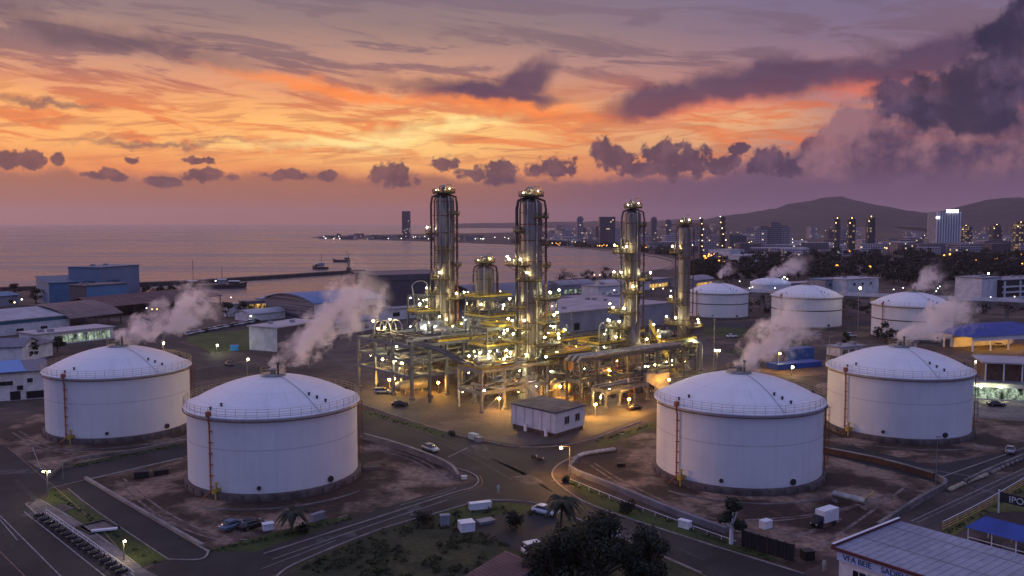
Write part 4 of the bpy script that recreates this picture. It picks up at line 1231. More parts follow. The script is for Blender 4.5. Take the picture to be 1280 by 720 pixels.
# ------------------------------------------------------------------ buildings
def bld(name, label, cat, p0, p1, depth, h, wall, roof='flat', roofm=None, rise=2.0, over=.6, group=None, openings=(), open_m=None, band=None, open_front=None, posts=0, left_wall=None, roof2=None):
    """p0, p1: foot of the facade towards the viewer; the body stands behind it"""
    a, b2 = gp(*p0), gp(*p1)
    u = (b2 - a); w = u.length; u.normalize()
    v = Vector((-u.y, u.x, 0))
    if v.y < 0: v = -v
    t = thing(name, label, cat, a, group)
    q = lambda s, d, z: a + u * s + v * d + Vector((0, 0, z))
    rot = atan2(u.y, u.x)
    roofm = roofm or grey_roof
    if posts:
        for k in range(posts):
            for d in (0.2, depth - .2):
                MB().box(q(w * (k + .02) / (posts - .96), d, h / 2), (.4, .4, h), rot).build('post', steel, t)
        MB().prism([q(.5, depth * .55, 0), q(w - .5, depth * .55, 0), q(w - .5, depth - .6, 0), q(.5, depth - .6, 0)], 0, h - .3).build('wall', wall, t)
    else:
        MB().prism([q(0, 0, 0), q(w, 0, 0), q(w, depth, 0), q(0, depth, 0)], 0, h).build('wall', wall, t)
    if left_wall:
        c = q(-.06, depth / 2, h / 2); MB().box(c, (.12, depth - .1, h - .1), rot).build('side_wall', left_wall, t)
    o = over
    if roof == 'flat':
        r = MB().prism([q(-o, -o, 0), q(w + o, -o, 0), q(w + o, depth + o, 0), q(-o, depth + o, 0)], h + .004, h + .4).build('roof', roofm, t)
        mb = MB()
        for k in range(max(2, int(w / 14)) if w > 10 else 0):
            MB().box(q(w * rng.uniform(.1, .9), depth * rng.uniform(.2, .8), h + .9), (rng.uniform(1, 2.4), rng.uniform(1, 2), 1.0), rot).build('roof_unit', grey_wall, r)
    else:
        n = 10
        prof = []
        for i in range(n + 1):
            s = i / n
            if roof == 'gable': zz = h + rise * (1 - abs(2 * s - 1))
            elif roof == 'curve': zz = h + rise * sin(pi * s) ** .8
            elif roof == 'shed': zz = h + rise * s
            elif roof == 'back': zz = h + rise * (1 - s)
            prof.append((-o + (depth + 2 * o) * s, zz))
        vs, fs = [], []
        for d, z in prof: vs += [q(-o, d, z + .35), q(w + o, d, z + .35), q(-o, d, z + .02), q(w + o, d, z + .02)]
        for i in range(n):
            k = i * 4
            fs += [(k, k + 1, k + 5, k + 4), (k + 2, k + 6, k + 7, k + 3), (k, k + 4, k + 6, k + 2), (k + 1, k + 3, k + 7, k + 5)]
        fs += [(0, 2, 3, 1), (n * 4, n * 4 + 1, n * 4 + 3, n * 4 + 2)]
        r = MB().add(vs, fs).build('roof', roofm, t)
        # gable ends
        for s, nm in ((0.0, 'gable_wall'), (w, 'gable_wall')):
            pts = [q(s, d if 0 <= d <= depth else (0 if d < 0 else depth), z) for d, z in prof]
            mb = MB(); base = [q(s, 0, h), q(s, depth, h)]
            vs = pts + [Vector((p.x, p.y, h)) for p in pts]
            m_ = len(pts)
            mb.add(vs, [(i, i + 1, m_ + i + 1, m_ + i) for i in range(m_ - 1)])
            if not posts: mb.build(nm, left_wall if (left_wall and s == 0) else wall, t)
        ribs = MB()
        for k in range(1, int(w / 6)):
            s = k * 6
            for (d0, z0), (d1, z1) in zip(prof[:-1], prof[1:]): ribs.cyl(q(s, d0, z0 + .36), q(s, d1, z1 + .36), .07, 4, caps=False)
        if int(w / 6) > 1: ribs.build('standing_seam', roofm, r)
    if band:
        c = q(w / 2, -.06, h - .8); MB().box(c, (w, .14, 1.4), rot).build('trim_band', band, t)
    if open_front:
        m_, z0, z1, s0, s1 = open_front
        c = q(w * (s0 + s1) / 2, -.05, (z0 + z1) / 2); MB().box(c, (w * (s1 - s0), .12, z1 - z0), rot).build('open_bay', m_, t)  # glowing panel stands in for the lit interior of the bay
        for k in range(1, 6):
            c = q(w * (s0 + (s1 - s0) * k / 6), -.16, (z0 + z1) / 2); MB().box(c, (.35, .14, z1 - z0), rot).build('post', wall, t)
    for (s, z, ww, hh) in openings:
        c = q(w * s, -.05, z)
        win = MB().box(c, (ww, .14, hh), rot).build('window' if hh < 2.2 else 'door', open_m or glass, t)
        MB().box(q(w * s, -.12, z - hh / 2 - .08), (ww + .3, .3, .14), rot).build('sill', wall, win)
    return t, q, w, rot


bld('warehouse', 'long white warehouse with a teal band under its pale roof, left edge by the shore', 'warehouse', (-90, 430), (87, 411), 34, 6.0, white_wall, 'gable', pale_roof, 3.2, band=teal, openings=[(.62, 1.4, 3, 2), (.8, 1.4, 3, 2)])
bld('warehouse', 'warehouse with an arched brown roof and open dark front', 'warehouse', (88, 412), (152, 404), 42, 4.6, dark_wall, 'curve', brown_roof, 5.0, posts=5)
bld('workshop', 'lit low workshop with pale flat roof behind the far left tank', 'workshop', (46, 434), (142, 423), 13, 4.6, white_wall, 'flat', pale_roof, open_front=(lit_room, .5, 3.6, .28, .95))
bld('store_building', 'low white store with blue-grey roof at the left edge', 'building', (-30, 457), (29, 455), 16, 5.5, white_wall, 'gable', mat('slate blue roof', (.10, .11, .16), (.14, .15, .20), .6), 2.0)
bld('store_building', 'second low white store with a darker roof, partly hidden by a tree', 'building', (31, 452), (66, 444), 14, 4.6, white_wall, 'gable', mat('dark slate roof', (.08, .08, .11), (.12, .12, .15), .6), 1.6)
t, q, w, rot = bld('office_building', 'white office block at the left edge, bright blue roof at one end', 'office', (-50, 506), (57, 497), 13, 7.2, white_wall, 'shed', mat('slate blue roof 2', (.08, .10, .16), (.11, .13, .19), .6), 1.2,
                   openings=[(.50, 4.6, 1.5, 1.1), (.58, 4.6, 1.5, 1.1), (.70, 3.2, 1.4, 1.2), (.82, 5.0, 1.3, 1.1), (.64, 1.2, 2.4, 2.3), (.90, 1.1, 5, 2.0)])
MB().add([q(-.5, -.8, 7.66), q(w * .78, -.8, 7.66), q(w * .70, 13.5, 8.86), q(-.5, 13.5, 8.86)], [(0, 1, 2, 3)]).build('blue_roof_sheet', blue_bright, t)
bld('blue_factory', 'blue clad factory hall at the left shore', 'factory', (62, 382), (150, 377), 28, 12.5, blue_wall, 'shed', mat('blue roof edge', (.04, .10, .17), None, .6), 2.5)
bld('blue_factory', 'tallest blue-grey factory block by the shore', 'factory', (126, 379), (175, 373), 22, 20.5, mat('blue grey cladding', (.12, .18, .26), (.15, .21, .29), .6, scale=.1), 'flat', mat('blue grey roof', (.10, .14, .2), None, .6))
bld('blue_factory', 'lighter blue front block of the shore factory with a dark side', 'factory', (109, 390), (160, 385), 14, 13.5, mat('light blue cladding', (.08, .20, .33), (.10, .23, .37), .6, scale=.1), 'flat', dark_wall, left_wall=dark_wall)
bld('shed', 'long open shed under a dark red oxide roof by the shore', 'shed', (126, 398), (276, 381), 30, 5.0, dark_wall, 'gable', purple_roof, 4.2, posts=9)
bld('hut', 'tiny white cube hut among dark bushes by the shore', 'hut', (286, 396), (297, 395), 4.5, 6.0, white_wall, 'flat', pale_roof)
bld('shed', 'amber-lit open shed on the waterfront', 'shed', (304, 388), (358, 385), 7, 4.2, grey_wall, 'flat', dark_wall, open_front=(lit_warm, .4, 3.0, .1, 1.0))
bld('shed', 'pale low shed behind the lawn with the white box building', 'shed', (312, 402), (362, 397), 12, 3.2, white_wall, 'curve', pale_roof, 1.6)
bld('box_building', 'white-ended box building with a dark front beside the small lawn', 'building', (347, 440), (402, 429), 13, 8.6, dark_wall, 'flat', pale_roof, left_wall=white_wall)
bld('warehouse', 'warehouse with an arched blue roof and dark striped end wall', 'warehouse', (393, 403), (482, 395), 46, 8.6, white_wall, 'curve', blue_roof, 3.4, left_wall=mat('striped cladding', (.02, .025, .04), (.12, .13, .17), .6, scale=.9, stretch=(.01, .01, 1.2), lo=.45, hi=.52), openings=[(.32, 4.2, 5, 4), (.55, 4.2, 5, 4), (.8, 4.2, 5, 4)])
bld('warehouse', 'big plain dark warehouse left of the tallest column', 'warehouse', (472, 389), (566, 384), 34, 19.0, dark_wall, 'back', dark_wall, -3.0)
bld('low_building', 'pale low building at the foot of the dark warehouse', 'building', (478, 401), (534, 396), 8, 5.0, white_wall, 'flat', grey_roof, openings=[(.3, 2.5, 4, 2), (.7, 2.5, 4, 2)])
bld('warehouse', 'arched dark grey roof warehouse seen behind the short column', 'warehouse', (596, 384), (668, 379), 40, 4.8, dark_wall, 'curve', mat('dusk grey roof', (.11, .12, .16), (.15, .16, .2), .6, scale=.1), 6.0)
bld('warehouse', 'long pale roofed shed right behind the centre column', 'warehouse', (622, 404), (748, 388), 22, 4.0, grey_wall, 'gable', pale_roof, 2.4)
bld('warehouse', 'wide low grey warehouse with pale flat roof behind the pipe racks', 'warehouse', (699, 421), (838, 404), 46, 9.5, grey_wall, 'flat', mat('pinkish pale roof', (.28, .25, .26), (.36, .32, .33), .7, scale=.08, fine=.1), openings=[(.14, 3.4, 3.4, 3.0)])
for k, (a, b2, d, h, lab, lm) in enumerate([((700, 369), (742, 366), 14, 6, 'lit low shed on the near bay shore, leftmost', lit_room), ((748, 373), (806, 369), 16, 7, 'white lit shed near the bay shore with dark bays', lit_room), ((806, 362), (838, 358), 14, 6, 'small pale shed by the bay shore right of the pedestal column', lit_warm),
                                        ((720, 384), (800, 378), 12, 5, 'dark open frame shed with scattered lights behind the wide grey warehouse', lit_room), ((868, 360), (892, 357), 18, 5, 'domed grey-blue shed beside the slimmest column', lit_warm)]):
    bld('shed', lab, 'shed', a, b2, d, h, white_wall if k % 2 else grey_wall, 'curve' if k in (0, 4) else 'flat', grey_roof, 2.5, open_front=(lm, .6, 3.2, .12, .9), group='lit sheds by the bay')
bld('works_building', 'dark blue-topped office behind the middle far tank', 'building', (1031, 371), (1052, 370), 14, 10.5, grey_wall, 'flat', blue_wall, openings=[(.3, 7.5, 2, 1.5), (.7, 7.5, 2, 1.5)])
bld('works_building', 'plain white block standing between the two right far tanks', 'building', (1057, 372), (1098, 369), 18, 11.0, white_wall, 'flat', pale_roof, openings=[(.25, 8, 2, 1.6), (.5, 8, 2, 1.6), (.75, 8, 2, 1.6)])
bld('works_building', 'long low pale block behind the elevated road, centre right', 'building', (985, 366), (1028, 364), 12, 6.0, grey_wall, 'flat', pale_roof)
bld('white_building', 'tall blank white building at the right edge above the elevated road', 'building', (1226, 381), (1251, 379), 16, 15.0, white_wall, 'flat', grey_roof)
t, q, w, rot = bld('parking_structure', 'open decked parking structure beside the blank white building', 'parking structure', (1252, 380), (1345, 374), 20, 13.5, dark, 'flat', grey_roof)
for z in (3.4, 6.6, 9.8): MB().box(q(w / 2, -.3, z), (w, .8, .9), rot).build('parapet', white_wall, t)
for k in range(5): MB().box(q(w * (k + .1) / 5, -.5, 6.5), (1.0, .7, 13), rot).build('pier', white_wall, t)
for nm, lab, a_, b_, d_, h_, wl, rf_, rm_ in [
    ('shed', 'long pale shed standing behind the nearest left tank, between its plume and the plant', (408, 421), (470, 411), 10, 4.2, white_wall, 'gable', grey_roof),
    ('shed', 'low dark shed beside the small lawn, nearer the far left tank', (190, 412), (226, 405), 9, 3.6, grey_wall, 'gable', brown_roof),
    ('shed', 'low pale shed at the waterfront left of the blue-roof warehouse', (330, 382), (352, 380), 7, 3.6, white_wall, 'flat', pale_roof),
    ('shed', 'small white shed behind the red oxide shed, close to the shore', (232, 379), (262, 376), 8, 4.5, white_wall, 'gable', grey_roof),
    ('warehouse', 'low warehouse with a dull blue roof at the far left shore', (-30, 386), (24, 381), 18, 5.5, grey_wall, 'gable', blue_wall),
    ('warehouse', 'wide dark-roofed warehouse by the bay behind the centre column', (640, 372), (700, 368), 22, 6.5, grey_wall, 'gable', mat('slate blue roof')),
    ('warehouse', 'pale roofed warehouse behind the pedestal column near the bay', (760, 366), (812, 362), 20, 6.0, white_wall, 'gable', pale_roof),
    ('shed', 'low grey shed between the slimmest column and the first far tank', (862, 386), (884, 383), 10, 4.5, grey_wall, 'flat', grey_roof),
    ('shed', 'pale low shed on the yard right of the tarpaulin heap', (1050, 446), (1080, 443), 6, 3.0, white_wall, 'flat', grey_roof),
    ('warehouse', 'white low works hall before the wood, left of the dark blue-topped office', (925, 330), (960, 328), 30, 9, white_wall, 'flat', pale_roof),
    ('warehouse', 'pale works hall at the wood edge just right of the two far dark columns', (912, 326), (930, 325), 30, 13, white_wall, 'flat', pale_roof)]:
    bld(nm, lab, nm, a_, b_, d_, h_, wl, rf_, rm_, 1.6, openings=[(.2, h_ * .45, 2.4, 1.8), (.5, h_ * .45, 2.4, 1.8), (.8, h_ * .45, 2.4, 1.8)])
# pavilion with the blue hipped roof
a, b2 = gp(1213, 440), gp(1306, 434)
u = (b2 - a); w = u.length; u.normalize(); v = Vector((-u.y, u.x, 0)); rot = atan2(u.y, u.x)
t = thing('pavilion', 'forecourt pavilion with a deep blue hipped roof and white lettered fascia', 'pavilion', a)
q = lambda s, d, z: a + u * s + v * d + Vector((0, 0, z))
MB().add([q(-2, -2, 5.6), q(w + 2, -2, 5.6), q(w + 2, 16, 5.6), q(-2, 16, 5.6), q(8, 6, 9.2), q(w - 8, 6, 9.2), q(w - 8, 8, 9.2), q(8, 8, 9.2)], [(0, 1, 5, 4), (1, 2, 6, 5), (2, 3, 7, 6), (3, 0, 4, 7), (4, 5, 6, 7), (3, 2, 1, 0)]).build('roof', blue_deep, t)
MB().box(q(w / 2, -1.2, 4.7), (w, .4, 1.5), rot).build('fascia', white_paint, t)
for k in range(5):
    for d in (0, 13): MB().box(q(1 + (w - 2) * k / 4, d, 2.8), (.5, .5, 5.6), rot).build('post', white_paint, t)
MB().box(q(w / 2, 12, 1.8), (w * .8, 1.5, 3.6), rot).build('back_wall', white_wall, t)
for k in range(3): bulb(q(w * (.2 + .3 * k), 4, 5.0), t, lamp_warm, .2)
# two-storey building at the right edge
t, q, w, rot = bld('service_building', 'two-storey building at the right edge, dark upper floor and white lit garage bays', 'building', (1216, 499), (1330, 505), 14, 4.6, white_wall, 'flat', grey_roof,
                   open_front=None, openings=[])
for s, ww in ((.09, 4.2), (.30, 5.0), (.5, 4.6)): MB().box(q(w * s, -.06, 1.9), (ww, .12, 3.0), rot).build('garage_bay', lit_room, t)  # glowing panels put in place of lit garage interiors
MB().prism([q(3, 2, 0), q(w, 2, 0), q(w, 13, 0), q(3, 13, 0)], 5.05, 9.6).build('upper_wall', mat('dark brown wall', (.09, .05, .035), (.13, .08, .05), .8), t)
MB().prism([q(2, .5, 0), q(w + 1, .5, 0), q(w + 1, 14, 0), q(2, 14, 0)], 9.62, 10.0).build('upper_roof', pale_roof, t)
for k in range(5): MB().box(q(3 + k * (w - 4) / 4, 1.0, 7.3), (.3, .3, 4.6), rot).build('post', white_paint, t)
bulb(q(w * .08, -.8, 3.6), t, lamp_cool, .25); bulb(q(w * .3, -.8, 3.6), t, lamp_cool, .22)

# elevated road behind the far tanks
t = thing('elevated_road', 'long elevated roadway on piers crossing behind the far tanks', 'viaduct', gp(1000, 392))
va, vb = at(872, 362, 470), at(1420, 383, 377)
vb.z = va.z
d = (vb - va); ln = d.length; rot = atan2(d.y, d.x)
mid = (va + vb) / 2
MB().box((mid.x, mid.y, va.z - .7), (ln, 8, 1.4), rot).build('deck', concrete_dirty, t)
nv = Vector((-sin(rot), cos(rot), 0))
for s_ in (-1, 1):
    c = mid + nv * 3.9 * s_
    MB().box((c.x, c.y, va.z + .6), (ln, .3, 1.2), rot).build('parapet', white_wall, t)  # pale wall colour stands in for lamplight on the parapet
for k in range(14):
    p = va.lerp(vb, (k + .5) / 14)
    MB().box((p.x, p.y, (va.z - 1.4) / 2), (1.6, 3.2, va.z - 1.41), rot).build('pier', concrete_dirty, t)

# sign building in the front corner, red edged flat roof
Z = 7.0
ra, rb, rc = gp(1042, 684, Z), gp(1160, 722, Z), gp(1106, 646, Z)
u = (rb - ra).normalized(); v = (rc - ra); dep = v.length; v = v.normalized()
v = Vector((-u.y, u.x, 0)) if Vector((-u.y, u.x, 0)).dot(v) > 0 else Vector((u.y, -u.x, 0))
W_ = 44.0
q = lambda s, d, z: ra + u * s + v * d + Vector((0, 0, z - Z))
rot = atan2(u.y, u.x)
t = thing('shop_building', 'front corner building with blue lettered fascia under a grey ribbed flat roof', 'building', q(0, 0, 0))
MB().prism([q(.5, .5, 0), q(W_ - .5, .5, 0), q(W_ - .5, dep - .5, 0), q(.5, dep - .5, 0)], 0, 6.6).build('wall', white_wall, t)
rf = MB().prism([q(0, 0, 0), q(W_, 0, 0), q(W_, dep, 0), q(0, dep, 0)], 6.61, 6.98).build('roof', mat('grey ribbed roof', (.19, .205, .265), (.245, .26, .325), .6, scale=.12, detail=6, fine=.12, fscale=1.2), t)
mb = MB()
for k in range(1, 44): mb.box(q(k * 1.0, dep / 2, 7.0), (.05, dep - .4, .04), rot)
mb.build('roof_rib', mat('grey ribbed roof', None), rf)
mb = MB()
for d in (6, 12.5): mb.box(q(W_ / 2, d, 7.035), (W_ - .4, .10, .03), rot)
mb.build('roof_joint', grey_wall, rf)
redm = mat('red roof edging', (.10, .02, .025), (.07, .018, .022), .6)
MB().box(q(W_ / 2, -.12, 6.95), (W_ + .5, .24, .34), rot).build('roof_edging', redm, t)
MB().box(q(-.12, dep / 2, 7.1), (.24, dep, .5), rot).build('roof_edging', redm, t)
MB().box(q(-.12, dep / 2, 7.40), (.30, dep, .08), rot).build('gutter', white_paint, t)
MB().box(q(W_ / 2, .38, 6.05), (W_ - .6, .2, 1.15), rot).build('fascia', mat('pale blue sign board', (.33, .42, .62), (.38, .46, .66), .6), t)
for s, ww in ((3.2, 1.6), (5.0, 1.3), (8.6, 2.4), (12.4, 2.2), (17, 2.4)):
    wn = MB().box(q(s, .46, 3.9), (ww, .12, 1.7), rot).build('window', glass, t)
    MB().box(q(s, .40, 2.98), (ww + .3, .3, .12), rot).build('sill', white_paint, wn)
    MB().box(q(s, .385, 3.9), (.08, .06, 1.7), rot).build('mullion', white_paint, wn)


def lettering(txt, p, size, rz, m, parent, thick=.03, name='lettering'):
    cu = bpy.data.curves.new('lettering', 'FONT')
    cu.body = txt; cu.size = size; cu.extrude = thick
    o = bpy.data.objects.new('lettering', cu)
    COL.objects.link(o)
    dg = bpy.context.evaluated_depsgraph_get()
    me = bpy.data.meshes.new_from_object(o.evaluated_get(dg))
    bpy.data.objects.remove(o)
    n = bpy.data.objects.new(name, me)
    COL.objects.link(n)
    me.materials.clear(); me.materials.append(m)
    off = Vector((0, 0, 0)); pp = parent
    while pp is not None: off += Vector(pp.location); pp = pp.parent
    n.parent = parent
    n.location = Vector(p) - off
    n.rotation_euler = (pi / 2, 0, rz)
    return n


ink = mat('navy sign ink', (.015, .03, .12), None, .6)
for s, tx in ((1.1, 'VFA BEIE'), (6.0, 'SADJFUL IU BS ATO'), (15.2, '| ETN')):
    lettering(tx, q(s, .26, 5.72), .98, rot, ink, t)

# blue canopy beside it
ca, cb = gp(1205, 662, 0), gp(1300, 690, 0)
u2 = (cb - ca).normalized(); v2 = Vector((-u2.y, u2.x, 0))
z_ = 3.6
ra2 = gp(1206, 657, z_); rb2 = gp(1300, 682, z_)
u2 = (rb2 - ra2).normalized(); v2 = Vector((-u2.y, u2.x, 0)); rot2 = atan2(u2.y, u2.x)
q2 = lambda s, d, z: Vector((ra2.x, ra2.y, 0)) + u2 * s + v2 * d + Vector((0, 0, z))
t = thing('canopy_stall', 'open stall under a deep blue canopy in the right front corner', 'canopy', q2(0, 0, 0))
MB().add([q2(0, 0, 3.4), q2(20, 0, 3.4), q2(20, 7, 3.4), q2(0, 7, 3.4), q2(1.2, 3.5, 4.6), q2(20, 3.5, 4.6)], [(0, 1, 5, 4), (1, 2, 5), (2, 3, 4, 5), (3, 0, 4), (3, 2, 1, 0)]).build('canopy', blue_deep, t)
for k in range(7):
    for d in (.3, 6.7): MB().cyl(q2(.4 + k * 3.2, d, 0), q2(.4 + k * 3.2, d, 3.4), .09, 6).build('post', white_paint, t)
for z in (1.3, 2.0): MB().cyl(q2(.4, .3, z), q2(19.6, .3, z), .06, 5).build('rail', white_paint, t)
for k in range(6): MB().box(q2(1.6 + k * 3, 3.2 + (k % 3) * .7, .7), (1.6 + .3 * (k % 2), 1.1, 1.4), rot2 + .1 * k).build('counter', [dark, grey_wall, blue_wall][k % 3], t)
sp = gp(1244, 640)
t = thing('sign_board', 'dark board with big white letters above the blue canopy', 'sign', sp)
dd = Vector((u2.x, u2.y, 0)); rs = atan2(dd.y, dd.x)
for k in (.5, 7.0): MB().box(sp + dd * k + Vector((0, 0, 1.9)), (.2, .2, 3.8), rs).build('post', white_paint, t)
MB().box(sp + dd * 3.8 + Vector((0, .15, 2.7)), (6.4, .2, 1.6), rs).build('board', dark, t)
lettering('IPO', sp + dd * 2.0 + Vector((0, 0, 2.2)) - Vector((-dd.y, dd.x, 0)) * .12, 1.45, rs, white_paint, t)

rr_ = G([(578, 722), (632, 689), (672, 706), (622, 748)], 3.4)
t = thing('small_house', 'small house with dull dark red flat roof at the bottom edge by the tree clump', 'house', Vector((rr_[0].x, rr_[0].y, 0)))
ct = sum(rr_, Vector()) / 4
MB().prism([ct + (p - ct) * .93 for p in rr_], 0, 3.3).build('wall', grey_wall, t)
r_ = MB().prism(rr_, 3.31, 3.5).build('roof', purple_roof, t)
mb = MB()
for k in range(1, 14):
    a_, b_ = rr_[0].lerp(rr_[1], k / 14), rr_[3].lerp(rr_[2], k / 14)
    mb.cyl(a_ + Vector((0, 0, .12)), b_ + Vector((0, 0, .12)), .05, 4)
mb.build('standing_seam', purple_roof, r_)

# ------------------------------------------------------------------ the city across the bay
def city_mat(name, wall, lit, dens, colr, sx=3.6, sz=3.3, stren=.8):
    m = bpy.data.materials.new(name); m.use_nodes = True
    T = NT(m.node_tree)
    bs = T.n('ShaderNodeBsdfPrincipled'); out = T.n('ShaderNodeOutputMaterial')
    T.t.links.new(bs.outputs[0], out.inputs[0])
    bs.inputs['Roughness'].default_value = .6
    co = T.n('ShaderNodeTexCoord').outputs['Object']
    s = T.sep(co)
    info = T.n('ShaderNodeObjectInfo')
    h = T.m('ADD', s[0], s[1])
    cx = T.m('DIVIDE', h, sx); cz = T.m('DIVIDE', s[2], sz)
    wn = T.n('ShaderNodeTexWhiteNoise', noise_dimensions='3D')
    T.put(wn.inputs['Vector'], T.comb(T.m('FLOOR', cx), T.m('FLOOR', cz), T.m('MULTIPLY', info.outputs['Random'], 91.0)))
    fx = T.m('ABSOLUTE', T.m('SUBTRACT', T.m('FRACT', cx), .5)); fz = T.m('ABSOLUTE', T.m('SUBTRACT', T.m('FRACT', cz), .5))
    win = T.m('MULTIPLY', T.m('LESS_THAN', fx, .32), T.m('LESS_THAN', fz, .30))
    nrm = T.sep(T.n('ShaderNodeNewGeometry').outputs['Normal'])
    win = T.m('MULTIPLY', win, T.m('LESS_THAN', T.m('ABSOLUTE', nrm[2]), .5))
    shade = T.m('MULTIPLY_ADD', info.outputs['Random'], .6, .7)
    base = T.mix(1.0, tuple(wall) + (1,), T.comb(shade, shade, shade), 'MULTIPLY')
    T.put(bs.inputs['Base Color'], T.mix(win, base, (.03, .03, .04, 1)))
    on = T.m('MULTIPLY', win, T.m('GREATER_THAN', wn.outputs['Value'], 1 - dens))
    T.put(bs.inputs['Emission Color'], tuple(colr) + (1,))
    T.put(bs.inputs['Emission Strength'], T.m('MULTIPLY', on, stren))
    m.cycles.emission_sampling = 'NONE'
    return m


cm_pale = city_mat('pale city facade', (.40, .35, .36), 0, .03, (1, .80, .52))
cm_grey = city_mat('grey city facade', (.24, .21, .23), 0, .03, (1, .76, .45))
cm_dark = city_mat('dark city facade', (.10, .09, .10), 0, .03, (1, .72, .42))
cm_tow = city_mat('lit tower facade', (.07, .06, .06), 0, .22, (1, .66, .30), 4.0, 4.0, .28)


def city_block(name, label, p, w, d, h, m, group=None, rot=0.0, top=True):
    """an apartment or office block: body, set-back top storey and roof plant"""
    c = MB().box((0, 0, h / 2), (w, d, h)).build(name, m)
    if top:
        MB().box((w * .05, d * .05, h * 1.03), (w * .55, d * .6, h * .06)).build('top_storey', m, c, True)
        MB().box((-w * .3, -d * .2, h + 1), (w * .12, d * .14, 2)).build('roof_unit', dark, c, True)
    c.location = (p.x, p.y, 0); c.rotation_euler = (0, 0, rot)
    return tag(c, label, 'building', group)


def city_at(name, label, px, pyb, pyt, wpx, m, depth=None, group=None, rot=0.0, top=True):
    p = gp(px, pyb)
    w = wpx / F * p.y
    return city_block(name, label, p, w, depth or w * .8, max(4, at(px, pyt, p.y).z), m, group, rot, top)


city_at('tower_block', 'lone dark tower standing on the low headland across the water', 508, 299, 264, 10, cm_dark, top=False)
city_at('tower_block', 'broad dark tower block on the bay shore between the columns', 758.5, 309, 271, 19, cm_dark, top=False)
city_at('tower_block', 'tallest tower of the grey trio right of the slimmest column', 968, 312, 279.5, 13, cm_grey)
city_at('tower_block', 'left tower of the grey trio right of the slimmest column', 955, 313, 284, 13, cm_grey)
city_at('tower_block', 'right tower of the grey trio right of the slimmest column', 980, 312, 284, 11, cm_grey)
for x, yb, yt, w_, lab in [(711, 306, 268.5, 8, 'pointed hazy high-rise on the skyline right of the pedestal column, taller'), (817, 306, 273, 7, 'hazy high-rise on the skyline left of the slimmest column, tallest there'), (835, 307, 276, 7, 'hazy high-rise just left of the slimmest column, shorter')]:
    city_at('tower_block', lab, x if x > 800 else 725, yb, yt + (4 if x < 800 else 0), w_, cm_grey)
# the white hotel tower with its lit sign
p = gp(1178.5, 310)
k = p.y / F
t = thing('hotel_tower', 'tall white fin-fronted tower with a glowing sign on its top', 'tower', p)
H = at(1178, 265, p.y).z
MB().box((p.x, p.y, H / 2), (30 * k, 24 * k, H)).build('wall', grey_wall, t)
for i in range(10): MB().box((p.x + (-14.4 + 3.2 * i) * k, p.y - 12.5 * k, H / 2), (1.1 * k, 1.2 * k, H)).build('fin', white_paint, t)
MB().box((p.x + 4 * k, p.y - 12.6 * k, H + 1.0 * k), (14 * k, 2 * k, 3.6 * k)).build('lit_sign', sign_light, t)
MB().box((p.x - 14 * k, p.y - 13.4 * k, H - 7 * k), (4 * k, 1 * k, 2.4 * k)).build('lit_sign', sign_light, t)
for x, yb, yt, w_, lab in [(1045.5, 318, 274, 6, 'first of the three lit slim towers behind the wood, narrowest'), (1063.5, 318, 274, 8, 'middle lit slim tower of the three behind the wood'), (1087.5, 318, 272, 9, 'third lit slim tower behind the wood, widest and nearest the white tower'),
                           (1205.5, 309, 283, 13, 'squat lit tower just right of the white fin-fronted tower'), (1244, 309, 282, 11, 'squat lit tower between the white fin-fronted tower and the frame edge'), (1273.5, 314, 279, 13, 'lit tower at the right edge of the frame')]:
    o = city_at('lit_tower', lab, x, yb, yt, w_, cm_tow)
    p = gp(x, yb)
    for j in range(2):
        bz = at(x, yt - .5, p.y).z
        MB().ball((p.x + (j - 1.5) * w_ * p.y / F / 3.6, p.y - w_ * p.y / F * .42, bz + (1.2 if j % 2 else -6)), .6, 6, 4).build('lamp', lamp_far, o)
# two far process columns
for x, yt, w_, lab in [(876, 272, 5, 'slimmer of two far dark columns with lights just right of the slimmest plant column'), (902.5, 270, 8, 'thicker of two far dark columns with lights beyond the wood')]:
    p = gp(x, 322); k = p.y / F; H = at(x, yt, p.y).z
    t = thing('far_process_column', lab, 'process column', p, 'far process columns')
    MB().lathe([(w_ * k * .5, 0), (w_ * k * .45, H * .6), (w_ * k * .42, H * .97), (.1, H)], 12, p).build('vessel', pipe_dark, t)
    for j in range(6):
        z = H * (.25 + .14 * j)
        MB().lathe([(w_ * k * .45, z), (w_ * k * .62, z), (w_ * k * .62, z + .8), (w_ * k * .45, z + .8)], 12, p).build('platform', rust, t)
        a = rng.uniform(-2.6, -.5)
        MB().ball((p.x + w_ * k * .62 * cos(a), p.y + w_ * k * .62 * sin(a), z + 2), .5, 6, 4).build('lamp', lamp_farw if j % 2 else lamp_far, t)
CITY = 'hazy apartment and office blocks of the city across the bay'
rc_ = random.Random(21)
placed = 0
